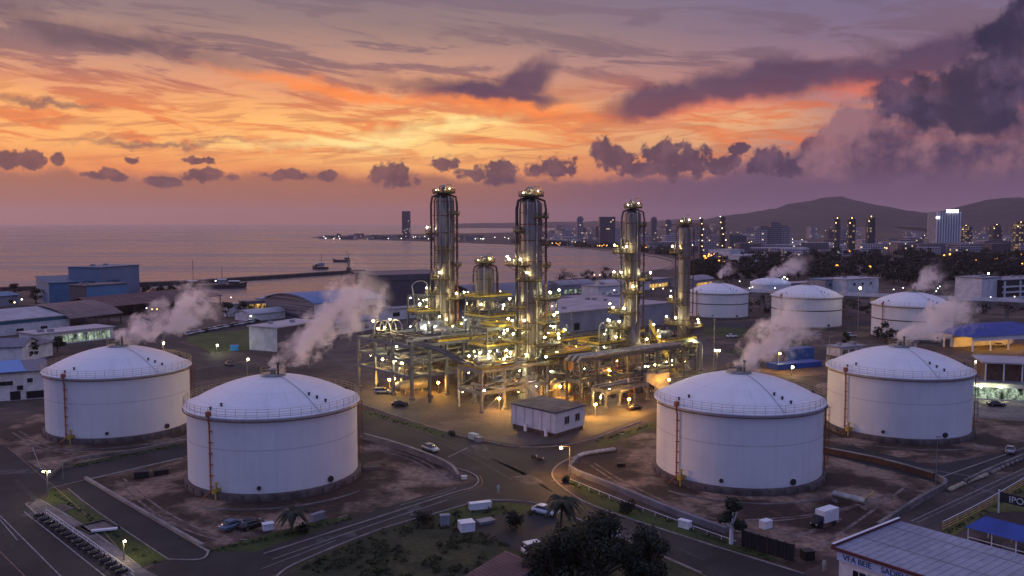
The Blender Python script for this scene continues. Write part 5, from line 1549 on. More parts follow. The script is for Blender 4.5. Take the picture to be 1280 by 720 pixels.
while placed < 185:
    px = rc_.uniform(640, 1300)
    row = rc_.random()
    lo_y = 289.5 if px < 840 else 288
    hi_y = (304.5 if px < 700 else 307.5 if px < 790 else 314 if px < 850 else 320)
    py = lo_y + (hi_y - lo_y) * rc_.random() ** 1.3
    p = gp(px, py)
    k = F / p.y
    hgt = rc_.choice((7, 9, 11, 13, 16, 20, 28)) * rc_.uniform(.8, 1.3)
    if 640 < px < 760: hgt = rc_.choice((12, 16, 22, 30)) * rc_.uniform(.8, 1.2) if py < 300 else hgt
    if px > 1000 and py > 304: hgt = min(hgt, 16)
    w_ = rc_.uniform(14, 40) * (1.7 if hgt < 16 else 1)
    m_ = rc_.choice((cm_pale, cm_grey, cm_grey, cm_pale, cm_dark))
    lab = {'pale city facade': 'pale block with small windows in the hazy city across the bay', 'grey city facade': 'mid grey block with small windows in the hazy city across the bay', 'dark city facade': 'dark block with few lit windows in the hazy city across the bay'}[m_.name]
    city_block('city_block', lab, p, w_, rc_.uniform(12, 26), hgt, m_, CITY + ', ' + m_.name.split()[0], rc_.uniform(-.5, .5), hgt > 20)
    placed += 1
for k in range(70):
    px = rc_.uniform(650, 1290); py = rc_.uniform(291, 303 if px < 760 else 306 if px < 850 else 316)
    p = gp(px, py)
    city_block('city_block', 'pale flat low-rise block in the hazy city across the bay', p, rc_.uniform(30, 70), rc_.uniform(20, 34), rc_.uniform(5, 11), cm_pale, CITY + ', low pale', rc_.uniform(-.5, .5), False)
for k in range(22):
    px = 405 + k * 9.2 + rc_.uniform(-3, 3)
    p = gp(px, rc_.uniform(296.6, 299.5) + max(0, (px - 500) * .018))
    city_block('seaside_house', 'low dark seaside building on the far headland', p, rc_.uniform(14, 34), 14, rc_.uniform(5, 13), rc_.choice((cm_grey, cm_dark)), 'low buildings along the far headland', rc_.uniform(-.4, .4), False)

# ------------------------------------------------------------------ trees
def leaf_cloud(mb, centres, n, size, rnd, flat=.75):
    """small leaf faces through the volume of several overlapping clumps"""
    tot = sum(r ** 2 for _, r in centres)
    for c, r in centres:
        for _ in range(int(n * r * r / tot)):
            d = Vector((rnd.gauss(0, 1), rnd.gauss(0, 1), rnd.gauss(0, 1))).normalized()
            p = Vector(c) + Vector((d.x, d.y, d.z * flat)) * r * (rnd.random() ** .42) * rnd.uniform(.85, 1.12)
            nrm = (d + Vector((rnd.uniform(-.8, .8), rnd.uniform(-.8, .8), rnd.uniform(-.2, 1.0)))).normalized()
            a = nrm.orthogonal().normalized(); b2 = nrm.cross(a)
            t = rnd.uniform(0, pi); a, b2 = a * cos(t) + b2 * sin(t), b2 * cos(t) - a * sin(t)
            s = size * rnd.uniform(.6, 1.4)
            mb.add([p - a * s, p + b2 * s * .55, p + a * s, p - b2 * s * .55], [(0, 1, 2, 3)])


def make_tree(name, label, cat, loc, h, w, seed, n=1500, size=.32, trunk_m=None, group=None, clumps=24, low=.35):
    rnd = random.Random(seed)
    t = thing(name, label, cat, loc, group)
    mb = MB()
    tr = h * .028 + .06
    mb.cyl(loc, Vector(loc) + Vector((0, 0, h * low)), tr * 1.3, 8, tr)
    cen = []
    for k in range(clumps):
        a = 2 * pi * k / clumps * 2.4 + rnd.uniform(-.4, .4)
        rr = w * .5 * rnd.uniform(.15, .85)
        z = h * rnd.uniform(low + .08, .86)
        rr *= 1.0 if z < h * .7 else .6
        c = Vector(loc) + Vector((rr * cos(a), rr * sin(a), z))
        cen.append((c, w * rnd.uniform(.11, .22)))
        mb.tube([Vector(loc) + Vector((0, 0, h * low * rnd.uniform(.75, 1))), Vector(loc).lerp(c, .5) + Vector((0, 0, h * .12)), c], tr * .38, 5)
    cen.append((Vector(loc) + Vector((0, 0, h * .86)), w * .2))
    mb.build('trunk', trunk_m or bark, t)
    cr = MB(); leaf_cloud(cr, cen, n, size, rnd)
    cr.build('crown', leaf, t)
    return t


def make_palm(name, label, loc, h, seed, fr=15, ln=3.2):
    rnd = random.Random(seed)
    t = thing(name, label, 'palm tree', loc)
    top = Vector(loc) + Vector((.3, .2, h))
    MB().tube([loc, Vector(loc) + Vector((.1, .1, h * .5)), top], .17, 7).build('trunk', bark, t)
    cr = MB()
    for k in range(fr):
        a = 2 * pi * k / fr + rnd.uniform(-.2, .2); up = rnd.uniform(.1, 1.1); l = ln * rnd.uniform(.8, 1.15)
        prev = None
        for s in range(9):
            q = s / 8
            p = top + Vector((cos(a) * l * q, sin(a) * l * q, l * (up * q - 1.15 * q * q)))
            if prev is not None:
                side = Vector((-sin(a), cos(a), 0)) * (.62 * sin(pi * min(1, q * .9 + .08)))
                for s_ in (-1, 1):
                    cr.add([prev, p, p + side * s_ + Vector((cos(a) * .2, sin(a) * .2, -.28)), prev + side * s_ + Vector((0, 0, -.26))], [(0, 1, 2, 3)])
            prev = p
    cr.build('crown', leaf2, t)
    return t


def make_bush(label, loc, h, w, seed, n=420, group=None):
    rnd = random.Random(seed)
    t = thing('bush', label, 'bush', loc, group)
    cen = [(Vector(loc) + Vector((rnd.uniform(-.3, .3) * w, rnd.uniform(-.3, .3) * w, h * rnd.uniform(.25, .65))), w * rnd.uniform(.25, .36)) for _ in range(5)]
    st = MB()
    for c, r in cen: st.cyl(Vector(loc) - Vector((0, 0, .1)), c, .06, 5, .03)
    st.build('stem', bark, t)
    mb = MB(); leaf_cloud(mb, cen, n, .22, rnd, .9)
    mb.build('foliage', leaf, t)
    return t


for px, py, h, w, n, lab in [(748, 742, 10.5, 12, 5200, 'broadest dark tree of the bottom centre clump, before the parked white estate car'), (694, 738, 7.6, 9, 3000, 'dark leafy tree at the left end of the bottom centre clump'),
                             (806, 746, 9.6, 9.0, 2800, 'dark leafy tree at the right end of the bottom centre clump'), (672, 722, 4.5, 6.5, 1500, 'low dark tree in the front left of the bottom centre clump')]:
    make_tree('tree', lab, 'tree', gp(px, py), h, w, int(px), n * 2, .22, group='dark trees at the bottom centre', low=.2)
make_palm('palm_tree', 'ragged dark palm rising behind the bottom tree clump, between the two parked white cars', gp(700, 686), 6.8, 5, 17, 3.2)
make_bush('tall dark bush beside the grey paved yard', gp(647, 660), 3.6, 3.4, 8, 700)
make_palm('palm_tree', 'low spreading palm on the verge below the nearest left tank', gp(364, 667), 3.4, 15, 15, 2.6)
make_bush('dark bush next to the verge palm below the nearest left tank', gp(379, 668), 1.8, 2.2, 17, 300)
make_tree('tree', 'lone round tree with a whitewashed trunk right of the junction road', 'tree', gp(914, 680), 7.2, 5.6, 44, 1500, .3, white_paint, clumps=9, low=.34)
make_bush('round dark bush on the verge below the right-hand tank', gp(785, 640), 2.2, 3.0, 4)
make_bush('dark bush at the left edge of the scrubby field', gp(530, 655), 2.4, 3.4, 6)
make_bush('low green shrub at the kerb corner beside the bund wall', gp(708, 603), 1.6, 1.8, 7, 200)
make_bush('dark shrub on the strip below the plant floor, left of the skip', gp(566, 545), 1.4, 2.0, 9, 200)
for k, (px, py, h, w, lab) in enumerate([(41, 449, 6, 7, 'dark tree in front of the low white stores'), (72, 440, 5.5, 7.5, 'dark tree beside the lit workshop'), (183, 374, 9, 13, 'dark tree by the shore just right of the tallest blue block'), (200, 373, 8, 12, 'middle dark tree in the shore row beyond the red shed'),
                                        (214, 374, 9, 10, 'right dark tree in the shore row beyond the red shed'), (284, 398, 8, 9, 'dark tree left of the tiny white hut'), (305, 397, 8, 12, 'dark tree right of the tiny white hut'), (45, 380, 9, 11, 'dark tree at the far left shore beside the blue hall'),
                                        (18, 372, 9, 8, 'dark tree alone on the far left shore'), (1106, 428, 8, 10, 'dark tree between the right far tank and the right-hand tank'), (1058, 432, 5, 4, 'small dark tree left of the right far tank foot'),
                                        (756, 352, 12, 14, 'dark tree on the near bay shore behind the pedestal column'), (704, 355, 11, 22, 'dark wide tree on the near bay shore right of the centre column'), (735, 354, 10, 16, 'dark tree on the near bay shore midway between two columns')]):
    make_tree('tree', lab, 'tree', gp(px, py), h, w, 100 + k, 420, .55, group='dark trees among the works and on the shore', clumps=7, low=.22)
# rough weeds on the field and along the verges
rs_ = random.Random(31)
sc = MB()
def inside(p, poly):
    c = False
    for (x0, y0), (x1, y1) in zip(poly, poly[1:] + poly[:1]):
        if (y0 > p[1]) != (y1 > p[1]) and p[0] < (x1 - x0) * (p[1] - y0) / (y1 - y0) + x0: c = not c
    return c
field = [(370, 712), (470, 668), (560, 642), (640, 632), (690, 640), (740, 665), (760, 720), (420, 724)]
yard = [(592, 655), (640, 642), (700, 647), (690, 668), (650, 690), (602, 668)]
kf = 0
while kf < 420:
    q = (rs_.uniform(370, 760), rs_.uniform(632, 724))
    if not inside(q, field) or inside(q, yard) or mnoise.noise(Vector((q[0] * .02, q[1] * .05, 3))) < -.08: continue
    kf += 1; p = gp(*q); s_ = rs_.uniform(.25, .8)
    leaf_cloud(sc, [(p + Vector((0, 0, s_ * .4)), s_)], 26, .16, rs_, .6)
for a_, b_, n_ in [((262, 690), (440, 648), 60), ((712, 605), (960, 698), 70), ((92, 584), (228, 556), 50), ((456, 515), (556, 545), 50), ((745, 552), (820, 529), 30), ((66, 616), (195, 705), 40), ((1182, 668), (1280, 612), 40)]:
    for k in range(n_):
        u_ = rs_.random(); p = gp(a_[0] + (b_[0] - a_[0]) * u_, a_[1] + (b_[1] - a_[1]) * u_ + rs_.uniform(-2, 2)); s_ = rs_.uniform(.2, .5)
        leaf_cloud(sc, [(p + Vector((0, 0, s_ * .3)), s_)], 16, .13, rs_, .5)
tag(sc.build('weeds', mat('weed leaf', (.014, .022, .006), (.04, .048, .014), .85, scale=.6)), 'rough weeds on the field and along the road verges', 'weeds', kind='stuff')
# the wooded belt behind the far tanks reads as one dark mass
rw = random.Random(5)
wd = MB(); tk = MB()
for k in range(430):
    px = rw.uniform(862, 1330)
    top_y = 318 if px < 1000 else 316
    py = rw.uniform(top_y + 5, 357 if px < 1200 else 349)
    if px < 900: py = rw.uniform(334, 350)
    if 975 < px < 1110 and py > 352: continue
    p = gp(px, py)
    h = rw.uniform(9, 16); w_ = rw.uniform(9, 17)
    cen = [(p + Vector((rw.uniform(-.4, .4) * w_, rw.uniform(-.4, .4) * w_, h * rw.uniform(.35, .8))), w_ * rw.uniform(.22, .36)) for _ in range(5)]
    wd.cur = 0
    leaf_cloud(wd, cen, 130, 1.25, rw)
    wd.cur = 1; wd.cyl(p, p + Vector((0, 0, h * .5)), .4, 5)
tag(wd.build('wooded_belt', [mat('shaded woodland leaf', (.003, .0055, .003), (.011, .016, .007), .85, scale=.3), bark]), 'dark wooded belt between the far tanks and the city', 'woodland', kind='stuff')  # darker leaf colour used for the whole belt
un = MB()
for k in range(150):     # dark undergrowth below the elevated road
    px = rw.uniform(900, 1330); py = rw.uniform(374, 392)
    p = gp(px, py); s_ = rw.uniform(1.2, 3.2)
    leaf_cloud(un, [(p + Vector((rw.uniform(-2, 2), 0, s_ * .5)), s_) for _ in range(2)], 60, .5, rw, .8)
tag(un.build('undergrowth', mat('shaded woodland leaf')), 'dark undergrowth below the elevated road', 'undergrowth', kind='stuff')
wd = MB()
for k in range(90):
    px = rw.uniform(640, 850); py = 305.5 + (px - 640) * .052 - rw.uniform(.3, 2.2) + (3 if px > 800 else 0)
    p = gp(px, py); h = rw.uniform(7, 13); w_ = rw.uniform(12, 26)
    leaf_cloud(wd, [(p + Vector((rw.uniform(-.4, .4) * w_, 0, h * rw.uniform(.3, .7))), w_ * .36) for _ in range(3)], 60, 1.9, rw)
tag(wd.build('shore_vegetation', leaf), 'dark line of trees along the far bay shore', 'woodland', kind='stuff')

# ------------------------------------------------------------------ low walls, fences, breakwater, boats
def wall_thing(name, label, cat, px, w, h, m, cap=None):
    pts = G(smooth(px, 4))
    t = thing(name, label, cat, pts[0])
    kerb(pts, w, h, z0=-.05).build('wall', m, t)
    if cap:
        mb = kerb([Vector(p) for p in pts], w + .12, h + .12, z0=h + .004); mb.build('coping', cap, t)
    return t


wall_thing('bund_wall', 'pale concrete bund wall curving round the corner of the nearest left tank yard', 'bund wall', [(455, 549), (500, 562), (545, 579), (565, 590), (573, 602)], .5, 1.2, concrete, concrete)
wall_thing('bund_wall', 'grey bund wall along the road below the right-hand tank', 'bund wall', [(722, 575), (716, 583), (716, 591), (765, 611), (850, 646), (908, 667)], .7, 1.0, mat('blue grey concrete', (.12, .12, .14), (.17, .17, .2), .9, scale=.3), None)
wall_thing('kerb_wall', 'pale low kerb wall between the dark driveway and the nearest left tank yard', 'kerb wall', [(107, 599), (180, 642), (253, 684)], .55, .5, concrete)
wall_thing('bund_wall', 'low dark bund wall below the far left tank', 'bund wall', [(60, 600), (90, 578), (160, 567), (232, 553)], .5, .7, concrete_dirty)
wall_thing('retaining_wall', 'rust brown retaining wall between the two right tanks', 'retaining wall', [(1030, 566), (1100, 580), (1168, 599)], .8, 1.1, mat('rust brown wall', (.08, .04, .027), (.13, .065, .038), .9, scale=.3), concrete_dirty)
wall_thing('bund_wall', 'dark curved bund wall running down past the tall lamp post to the shop roof', 'bund wall', [(1170, 600), (1181, 606), (1178, 613), (1150, 628), (1098, 662)], .6, 1.1, concrete_dirty)
wall_thing('bund_wall', 'dark bund wall along the yard right of the tall lamp post', 'bund wall', [(1205, 607), (1240, 590), (1300, 565)], .5, 1.0, concrete_dirty)
t = thing('panel_fence', 'black panel fence at the roadside below the right-hand tank', 'fence', gp(927, 686))
fa, fb = gp(927, 684), gp(992, 703)
d = (fb - fa); rot = atan2(d.y, d.x)
MB().box((fa + fb) / 2 + Vector((0, 0, 1.3)), (d.length, .12, 2.4), rot).build('panel', black, t)
for k in range(7):
    p = fa.lerp(fb, k / 6); MB().box(p + Vector((0, -.12, 1.35)), (.14, .12, 2.7), rot).build('post', dark, t)
t = thing('yellow_fence', 'yellow mesh fence along the dusty road by the blue canopy', 'fence', gp(1178, 664))
path = G([(1178, 664), (1206, 650), (1232, 636), (1282, 606), (1350, 575)])
for a_, b_ in zip(path[:-1], path[1:]):
    n_ = max(2, int((b_ - a_).length / 2.6))
    for k in range(n_):
        p = a_.lerp(b_, k / n_); MB().cyl(p, p + Vector((0, 0, 1.5)), .06, 5).build('post', yellow_rail, t)
mb = MB()
for a_, b_ in zip(path[:-1], path[1:]):
    for z in (.3, .7, 1.1): mb.cyl(a_ + Vector((0, 0, z)), b_ + Vector((0, 0, z)), .045, 4)
mb.build('rail', yellow_rail, t)
mb = MB()
for a_, b_ in zip(path[:-1], path[1:]): mb.cyl(a_ + Vector((0, 0, 1.48)), b_ + Vector((0, 0, 1.48)), .06, 5)
mb.build('top_rail', white_paint, t)
t = thing('white_fence', 'thin white rail fence along the lawn strip below the right-hand tank', 'fence', gp(712, 604))
path = G([(712, 603), (775, 629), (850, 657), (920, 682)])
for a_, b_ in zip(path[:-1], path[1:]):
    n_ = int((b_ - a_).length / 2.4)
    for k in range(n_): p = a_.lerp(b_, k / n_); MB().cyl(p, p + Vector((0, 0, .7)), .04, 5).build('post', white_paint, t)
mb = MB()
for a_, b_ in zip(path[:-1], path[1:]): mb.cyl(a_ + Vector((0, 0, .68)), b_ + Vector((0, 0, .68)), .045, 5)
mb.build('rail', white_paint, t)
rb_ = random.Random(3)


def sandbags(label, px, n, s, m):
    t = thing('sandbag_row', label, 'sandbag row', gp(*px[0]))
    pts = G(smooth(px, 6))
    for k in range(n):
        q = k / (n - 1) * (len(pts) - 1); i = min(int(q), len(pts) - 2); p = pts[i].lerp(pts[i + 1], q - i)
        d = pts[i + 1] - pts[i]
        mb = MB(); mb.ball((0, 0, 0), .5, 8, 6, .8)
        mb.v = [(p.x + (x * cos(atan2(d.y, d.x)) * 1.5 - y * sin(atan2(d.y, d.x))) * s, p.y + (x * sin(atan2(d.y, d.x)) * 1.5 + y * cos(atan2(d.y, d.x))) * s, max(0, z * s + s * .34)) for x, y, z in mb.v]
        mb.build('sandbag', m, t)


sandbags('row of pale filled bags along the kerb corner by the junction lamp post', [(716, 580), (726, 571), (745, 567), (766, 564)], 15, 1.05, mat('pale sack', (.34, .32, .30), (.46, .44, .42), .9, scale=1))
sandbags('tumbled row of pale rubble sacks beside the dusty road at the right', [(1188, 614), (1215, 602), (1232, 596)], 14, 1.0, mat('sandy sack', (.30, .24, .16), (.44, .37, .27), .9, scale=1))
sandbags('line of dull sacks further along the dusty road, towards the frame edge', [(1240, 592), (1282, 572)], 10, .95, mat('dull sack', (.20, .17, .15), (.30, .26, .23), .9, scale=1))
t = thing('breakwater', 'long dark breakwater reaching out from the left shore, small beacon at its end', 'breakwater', gp(300, 348))
mb = MB()
path = G([(0, 363), (120, 359), (240, 354), (330, 348), (452, 340)], 0)
kerb(path, 9.5, 2.2, mb, -3)
mb.build('mole', mat('breakwater rock', (.035, .028, .030), (.06, .05, .05), .95, scale=.3, bump=.6), t)
bp_ = gp(436, 341)
MB().lathe([(2.6, 2.2), (2.2, 5), (1.5, 5.2), (1.1, 11), (1.9, 11.2), (1.9, 12), (.9, 12.2), (.8, 14), (.05, 15.2)], 12, bp_).build('beacon', dark, t)
MB().cyl(bp_ + Vector((0, 0, 15)), bp_ + Vector((0, 0, 19)), .15, 5).build('mast', dark, t)


def ship(label, px, py, length, beam, fb_, rz, cabins, mast=True, mat_=None):
    p = gp(px, py, -.5)
    t = thing('ship', label, 'ship', p)
    u = Vector((cos(rz), sin(rz), 0)); v = Vector((-u.y, u.x, 0))
    sec = [(-.5, .75, 0), (-.42, 1, 0), (.25, 1, 0), (.42, .6, .35), (.5, .05, .7)]
    vs, fs = [], []
    for s, b_, r_ in sec:
        for sd in (-1, 1):
            vs += [p + u * s * length * .96 + v * sd * beam * .40 * b_ - Vector((0, 0, 1)), p + u * s * length + v * sd * beam * .5 * b_ + Vector((0, 0, fb_ * (1 + r_)))]
    for i in range(len(sec) - 1):
        k = i * 4
        fs += [(k, k + 4, k + 5, k + 1), (k + 2, k + 3, k + 7, k + 6), (k + 1, k + 5, k + 7, k + 3)]
    fs += [(0, 1, 3, 2), (len(sec) * 4 - 4, len(sec) * 4 - 2, len(sec) * 4 - 1, len(sec) * 4 - 3)]
    MB().add(vs, fs).build('hull', mat_ or mat('dark hull', (.03, .028, .034), (.05, .045, .05), .6), t)
    for s, l, w_, h, m_ in cabins:
        c = p + u * s * length
        MB().box((c.x, c.y, fb_ + h / 2), (l, w_, h), rz).build('cabin', m_, t)
        MB().box((c.x, c.y, fb_ + h + .2), (l + .8, w_ + .8, .4), rz).build('cabin_roof', white_paint, t)
    if mast:
        c = p + u * length * cabins[0][0]
        MB().cyl((c.x, c.y, fb_), (c.x, c.y, fb_ + cabins[0][3] + 9), .22, 6).build('mast', dark, t)
    return t


ship('small fishing boat off the end of the breakwater, nearer one', 400, 336.5, 17, 6, 2.4, 2.9, [(-.1, 5, 4, 3.4, grey_wall), (.2, 3, 3, 2, dark)])
ship('flat dark barge off the end of the breakwater, farther one', 426, 327.5, 20, 7, 2.6, 3.0, [(-.36, 4, 4, 2.2, dark)])
sh = ship('long grey freighter moored inside the breakwater, lit at the deck house', 268, 360, 46, 10, 2.6, .14, [(.12, 5, 6, 3.0, grey_wall), (.3, 7, 5, 1.6, dark), (-.33, 6, 6, 2, dark)])
c = gp(268, 360); MB().cyl((c.x - 15, c.y, 3), (c.x - 15, c.y, 20), .18, 6).build('mast', dark, sh)
bulb((c.x + 3, c.y - 6, 5.5), sh, lamp_farw, .4)

# ------------------------------------------------------------------ vehicles
paint_w = mat('white car paint', (.62, .62, .64), None, .3)
paint_b = mat('blue-grey car paint', (.10, .15, .22), None, .3)
paint_k = mat('black car paint', (.02, .02, .024), None, .25)
paint_s = mat('silver car paint', (.34, .34, .36), None, .3, metal=.4)
head_l = mat('headlamp lens', (.7, .7, .68), None, .2)
tail_l = mat('tail lamp lens', (.35, .02, .02), None, .3)


def loft(secs, mb):
    """sections: (x, half width low, half width high, z low, z high)"""
    vs, fs = [], []
    for x, wl, wh, zl, zh in secs: vs += [(x, -wl, zl), (x, wl, zl), (x, wh, zh), (x, -wh, zh)]
    for i in range(len(secs) - 1):
        k = i * 4
        for j in range(4): fs.append((k + j, k + (j + 1) % 4, k + 4 + (j + 1) % 4, k + 4 + j))
    n = len(secs) * 4
    fs += [(3, 2, 1, 0), (n - 4, n - 3, n - 2, n - 1)]
    return mb.add(vs, fs, True)


def make_car(kind='saloon'):
    t = thing('parked_car', 'car', 'car')
    mb = MB()
    loft([(-2.22, .70, .66, .45, .75), (-2.1, .84, .80, .30, .92), (-1.3, .88, .86, .24, .98), (.6, .88, .86, .24, .96), (1.6, .86, .80, .26, .84), (2.1, .80, .70, .32, .68), (2.25, .66, .60, .42, .58)], mb)
    mb.build('body', paint_w, t, True)
    cb_ = MB()
    if kind == 'saloon': loft([(-1.75, .74, .70, .92, .95), (-1.1, .80, .62, .95, 1.40), (.1, .80, .62, .95, 1.43), (1.15, .78, .66, .88, .92)], cb_)
    else: loft([(-2.1, .76, .68, .90, 1.25), (-1.9, .82, .68, .95, 1.62), (.3, .82, .68, .95, 1.66), (1.35, .80, .66, .88, .95)], cb_)
    cb_.build('cabin_glass', glass, t, True)
    z = 1.42 if kind == 'saloon' else 1.645
    x0, x1 = (-1.1, .1) if kind == 'saloon' else (-1.9, .3)
    MB().box(((x0 + x1) / 2, 0, z + .02), (x1 - x0 + .1, 1.26 if kind == 'saloon' else 1.4, .07)).build('roof_panel', paint_w, t, True)
    for sx in (-1.35, 1.35):
        for sy in (-.80, .80):
            w = MB().cyl((sx, sy - .11, .33), (sx, sy + .11, .33), .33, 14).build('wheel', tyre, t, True)
            MB().cyl((sx, sy - .125, .33), (sx, sy + .125, .33), .19, 10).build('rim', steel_light, w, True)
    for sy in (-.58, .58):
        MB().box((2.15, sy, .62), (.14, .30, .14)).build('headlight', head_l, t, True)
        MB().box((-2.17, sy, .72), (.14, .28, .16)).build('tail_light', tail_l, t, True)
    for sy in (-.93, .93): MB().box((.72, sy, 1.0), (.14, .18, .12)).build('mirror', paint_w, t, True)
    return t


def make_truck():
    t = thing('box_truck', 'white box truck', 'truck')
    MB().box((-1.1, 0, 1.95), (4.4, 2.1, 2.3)).build('cargo_box', white_paint, t, True)
    mb = MB(); loft([(1.2, .95, .9, .55, 2.15), (2.2, .95, .85, .5, 2.1), (2.75, .95, .85, .5, 1.25), (2.95, .9, .85, .5, 1.1)], mb)
    mb.build('cab', black, t, True)
    MB().box((-.6, 0, .62), (5.2, 1.0, .25)).build('chassis', dark, t, True)
    for sx in (-2.2, 2.0):
        for sy in (-.85, .85): MB().cyl((sx, sy - .16, .45), (sx, sy + .16, .45), .45, 14).build('wheel', tyre, t, True)
    for sy in (-.65, .65): MB().box((2.93, sy, .85), (.1, .3, .18)).build('headlight', head_l, t, True)
    return t


def make_bike():
    t = thing('motorbike', 'parked motorbike', 'motorbike')
    for sx in (-.62, .66):
        w = MB(); w.tube([(sx + .27 * cos(k * pi / 8), 0, .30 + .27 * sin(k * pi / 8)) for k in range(16)], .055, 5, closed=True)
        w.cyl((sx, -.05, .3), (sx, .05, .3), .1, 8).build('wheel', tyre, t, True)
    mb = MB(); loft([(-.85, .10, .12, .55, .75), (-.3, .16, .15, .35, .80), (.15, .16, .16, .35, .72), (.45, .12, .14, .45, .95), (.6, .08, .14, .6, 1.0)], mb)
    mb.build('body', paint_k, t, True)
    MB().box((-.35, 0, .84), (.75, .26, .1)).build('seat', black, t, True)
    MB().cyl((.5, -.34, 1.05), (.5, .34, 1.05), .025, 6).cyl((.5, 0, .9), (.66, 0, .3), .05, 6).build('handlebar', steel_light, t, True)
    MB().cyl((.6, 0, .9), (.72, 0, .9), .1, 8).build('headlight', head_l, t, True)
    return t


saloon, van, truck, bike = make_car(), make_car('van'), make_truck(), make_bike()
for s in (saloon, van, truck, bike): s.location = (0, -400, -50)


def put(proto, px, py, rz, label, paint=None, group=None, name=None, cat=None, first=[set()]):
    p = gp(px, py)
    if proto.name not in first[0]:
        first[0].add(proto.name); o = proto; o.location = (p.x, p.y, .06); o.rotation_euler = (0, 0, rz); o['label'] = label
        if group: o['group'] = group
    else:
        o = dup(proto, (p.x, p.y, .06), rz, label, group)
    if paint: PAINT.append((o, paint))
    return o


PAINT = []
RA = atan2(-.76, .65)            # along the road past the plant
put(saloon, 538, 564, RA, 'silver-white saloon driving along the road past the nearest left tank', paint_s)
put(saloon, 681, 643, RA + .25, 'white saloon parked at the kerb of the scrubby field, nearer the junction')
put(van, 757, 670, RA + .12, 'white estate car parked at the kerb beside the bottom tree clump')
put(van, 671, 691, .5, 'white van parked on the grey yard left of the bottom tree clump')
put(saloon, 291, 661, .95, 'blue-grey car parked at the left below the nearest left tank', paint_b)
put(saloon, 314, 660, .95, 'darker blue car parked right of the other below the nearest left tank', paint_k)
put(saloon, 500, 508, .2, 'small dark car parked on the plant floor in front of the big left structure', paint_k)
put(van, 478, 492, .25, 'silver van parked under the front of the big left structure', paint_s)
put(saloon, 1245, 508, .0, 'black car parked before the lit garage bays', paint_k)
put(saloon, 1263, 566, 1.0, 'silver car parked near the dusty road at the right edge', paint_s)
put(van, 1211, 430, .1, 'white van under amber light by the blue-roofed pavilion')
put(saloon, 1249, 433, .1, 'small pale car in front of the blue-roofed pavilion', paint_s)
truck.scale = (.82, .82, .82)
put(truck, 1029, 657, radians(215), 'white box truck with black cab parked on the dirt below the right-hand tank')
PENDING = (957, 660)
put(saloon, 793, 512, PROT, 'dark car parked at the right of the low pipe rack', paint_k)
for k in range(14):
    q = k / 13
    px, py = 237 + 83 * q, 418.5 - 16 * q
    put(saloon if k % 3 else van, px, py, 1.2, 'small parked car in the row along the lawn with the white box building', [None, paint_s, None, paint_k, paint_s][k % 5], 'cars parked in the row above the lawn')
for px_, py_, r_, l_, pt_ in [(352, 428, .6, 'white van parked in the yard below the white-ended box building', None), (196, 452, .5, 'silver car parked on the road behind the far left tank', paint_s), (286, 457, RA, 'dark car on the road in the gap between the two left tanks', paint_k),
                              (408, 432, .4, 'pale van parked behind the plume of the nearest left tank', None), (1020, 420, .1, 'small silver car on the road below the middle far tank', paint_s), (1064, 421, .1, 'white van on the road between the middle and rightmost far tanks', None), (915, 422, .2, 'small white car on the road below the first far tank', None)]:
    put(van if 'van' in l_ else saloon, px_, py_, r_, l_, pt_)
for k in range(16):
    q = k / 15
    put(bike, 50 + 104 * q, 649 + 71 * q, RA + 1.45 + rb_.uniform(-.2, .2), 'parked motorbike in the roadside row at the bottom left', None, 'motorbikes parked along the pavement')
put(bike, 668, 575, RA, 'dark motorbike crossing the junction in front of the substation hut')
put(bike, 676, 578, RA + .1, 'second dark motorbike crossing the junction, nearer the lamp post')
t = thing('guard_rail', 'white pavement guard rail behind the parked motorbikes', 'guard rail', gp(60, 645))
path = G([(58, 644), (110, 681), (168, 724)])
for a_, b_ in zip(path[:-1], path[1:]):
    for k in range(9):
        p = a_.lerp(b_, k / 9); MB().cyl(p, p + Vector((0, 0, 1.0)), .04, 5).build('post', white_paint, t)
for z in (.5, 1.0):
    mb = MB()
    for a_, b_ in zip(path[:-1], path[1:]): mb.cyl(a_ + Vector((0, 0, z)), b_ + Vector((0, 0, z)), .04, 5)
    mb.build('rail', white_paint, t)

# ------------------------------------------------------------------ yard clutter
def crate(name, label, cat, px, py, s, rz, m, lid=None):
    p = gp(px, py)
    t = thing(name, label, cat, p)
    MB().box((p.x, p.y, s[2] / 2 + .05), s, rz).build('body', m, t)
    MB().box((p.x, p.y, s[2] + .11), (s[0] + .12, s[1] + .12, .10), rz).build('lid', lid or m, t)
    return t


crate('container', 'white low container on the grass at the field corner', 'container', 600, 636, (3.6, 1.1, 1.0), .35, white_paint)
crate('water_tank', 'white square water tank at the edge of the grey yard', 'water tank', 583, 663, (2.2, 1.9, 1.3), .35, white_paint)
crate('water_tank', 'small pale blue-white tank on the dirt left of the box truck', 'water tank', *PENDING, (1.7, 1.2, 1.1), .6, white_paint)  # plain white box standing in for a small parked vehicle
crate('cabinet', 'grey cabinet standing in the scrubby field', 'cabinet', 556, 657, (1.4, 1.0, 1.6), .2, grey_wall)
crate('panel_stack', 'pale tilted sheet stack beside the white water tank', 'sheet stack', 607, 653, (2.6, 1.6, .3), .5, grey_roof)
crate('cabinet', 'white electrical cabinet on the lawn strip below the right-hand tank', 'cabinet', 856, 660, (1.9, .9, 1.1), RA + .1, white_paint)
crate('skip', 'greenish white work skip on the kerb left of the substation hut', 'skip', 592, 549, (2.2, 1.2, 1.1), RA, mat('green white sheet', (.40, .48, .42), None, .6))
crate('pallet_load', 'wrapped pale load beside the greenish skip on the kerb', 'load', 598, 552, (1.7, 1.1, .9), RA, grey_roof)
crate('bundle', 'pale blue tarpaulin bundle below the nearest left tank', 'bundle', 397, 650, (2.5, .8, 1.0), .9, grey_roof)
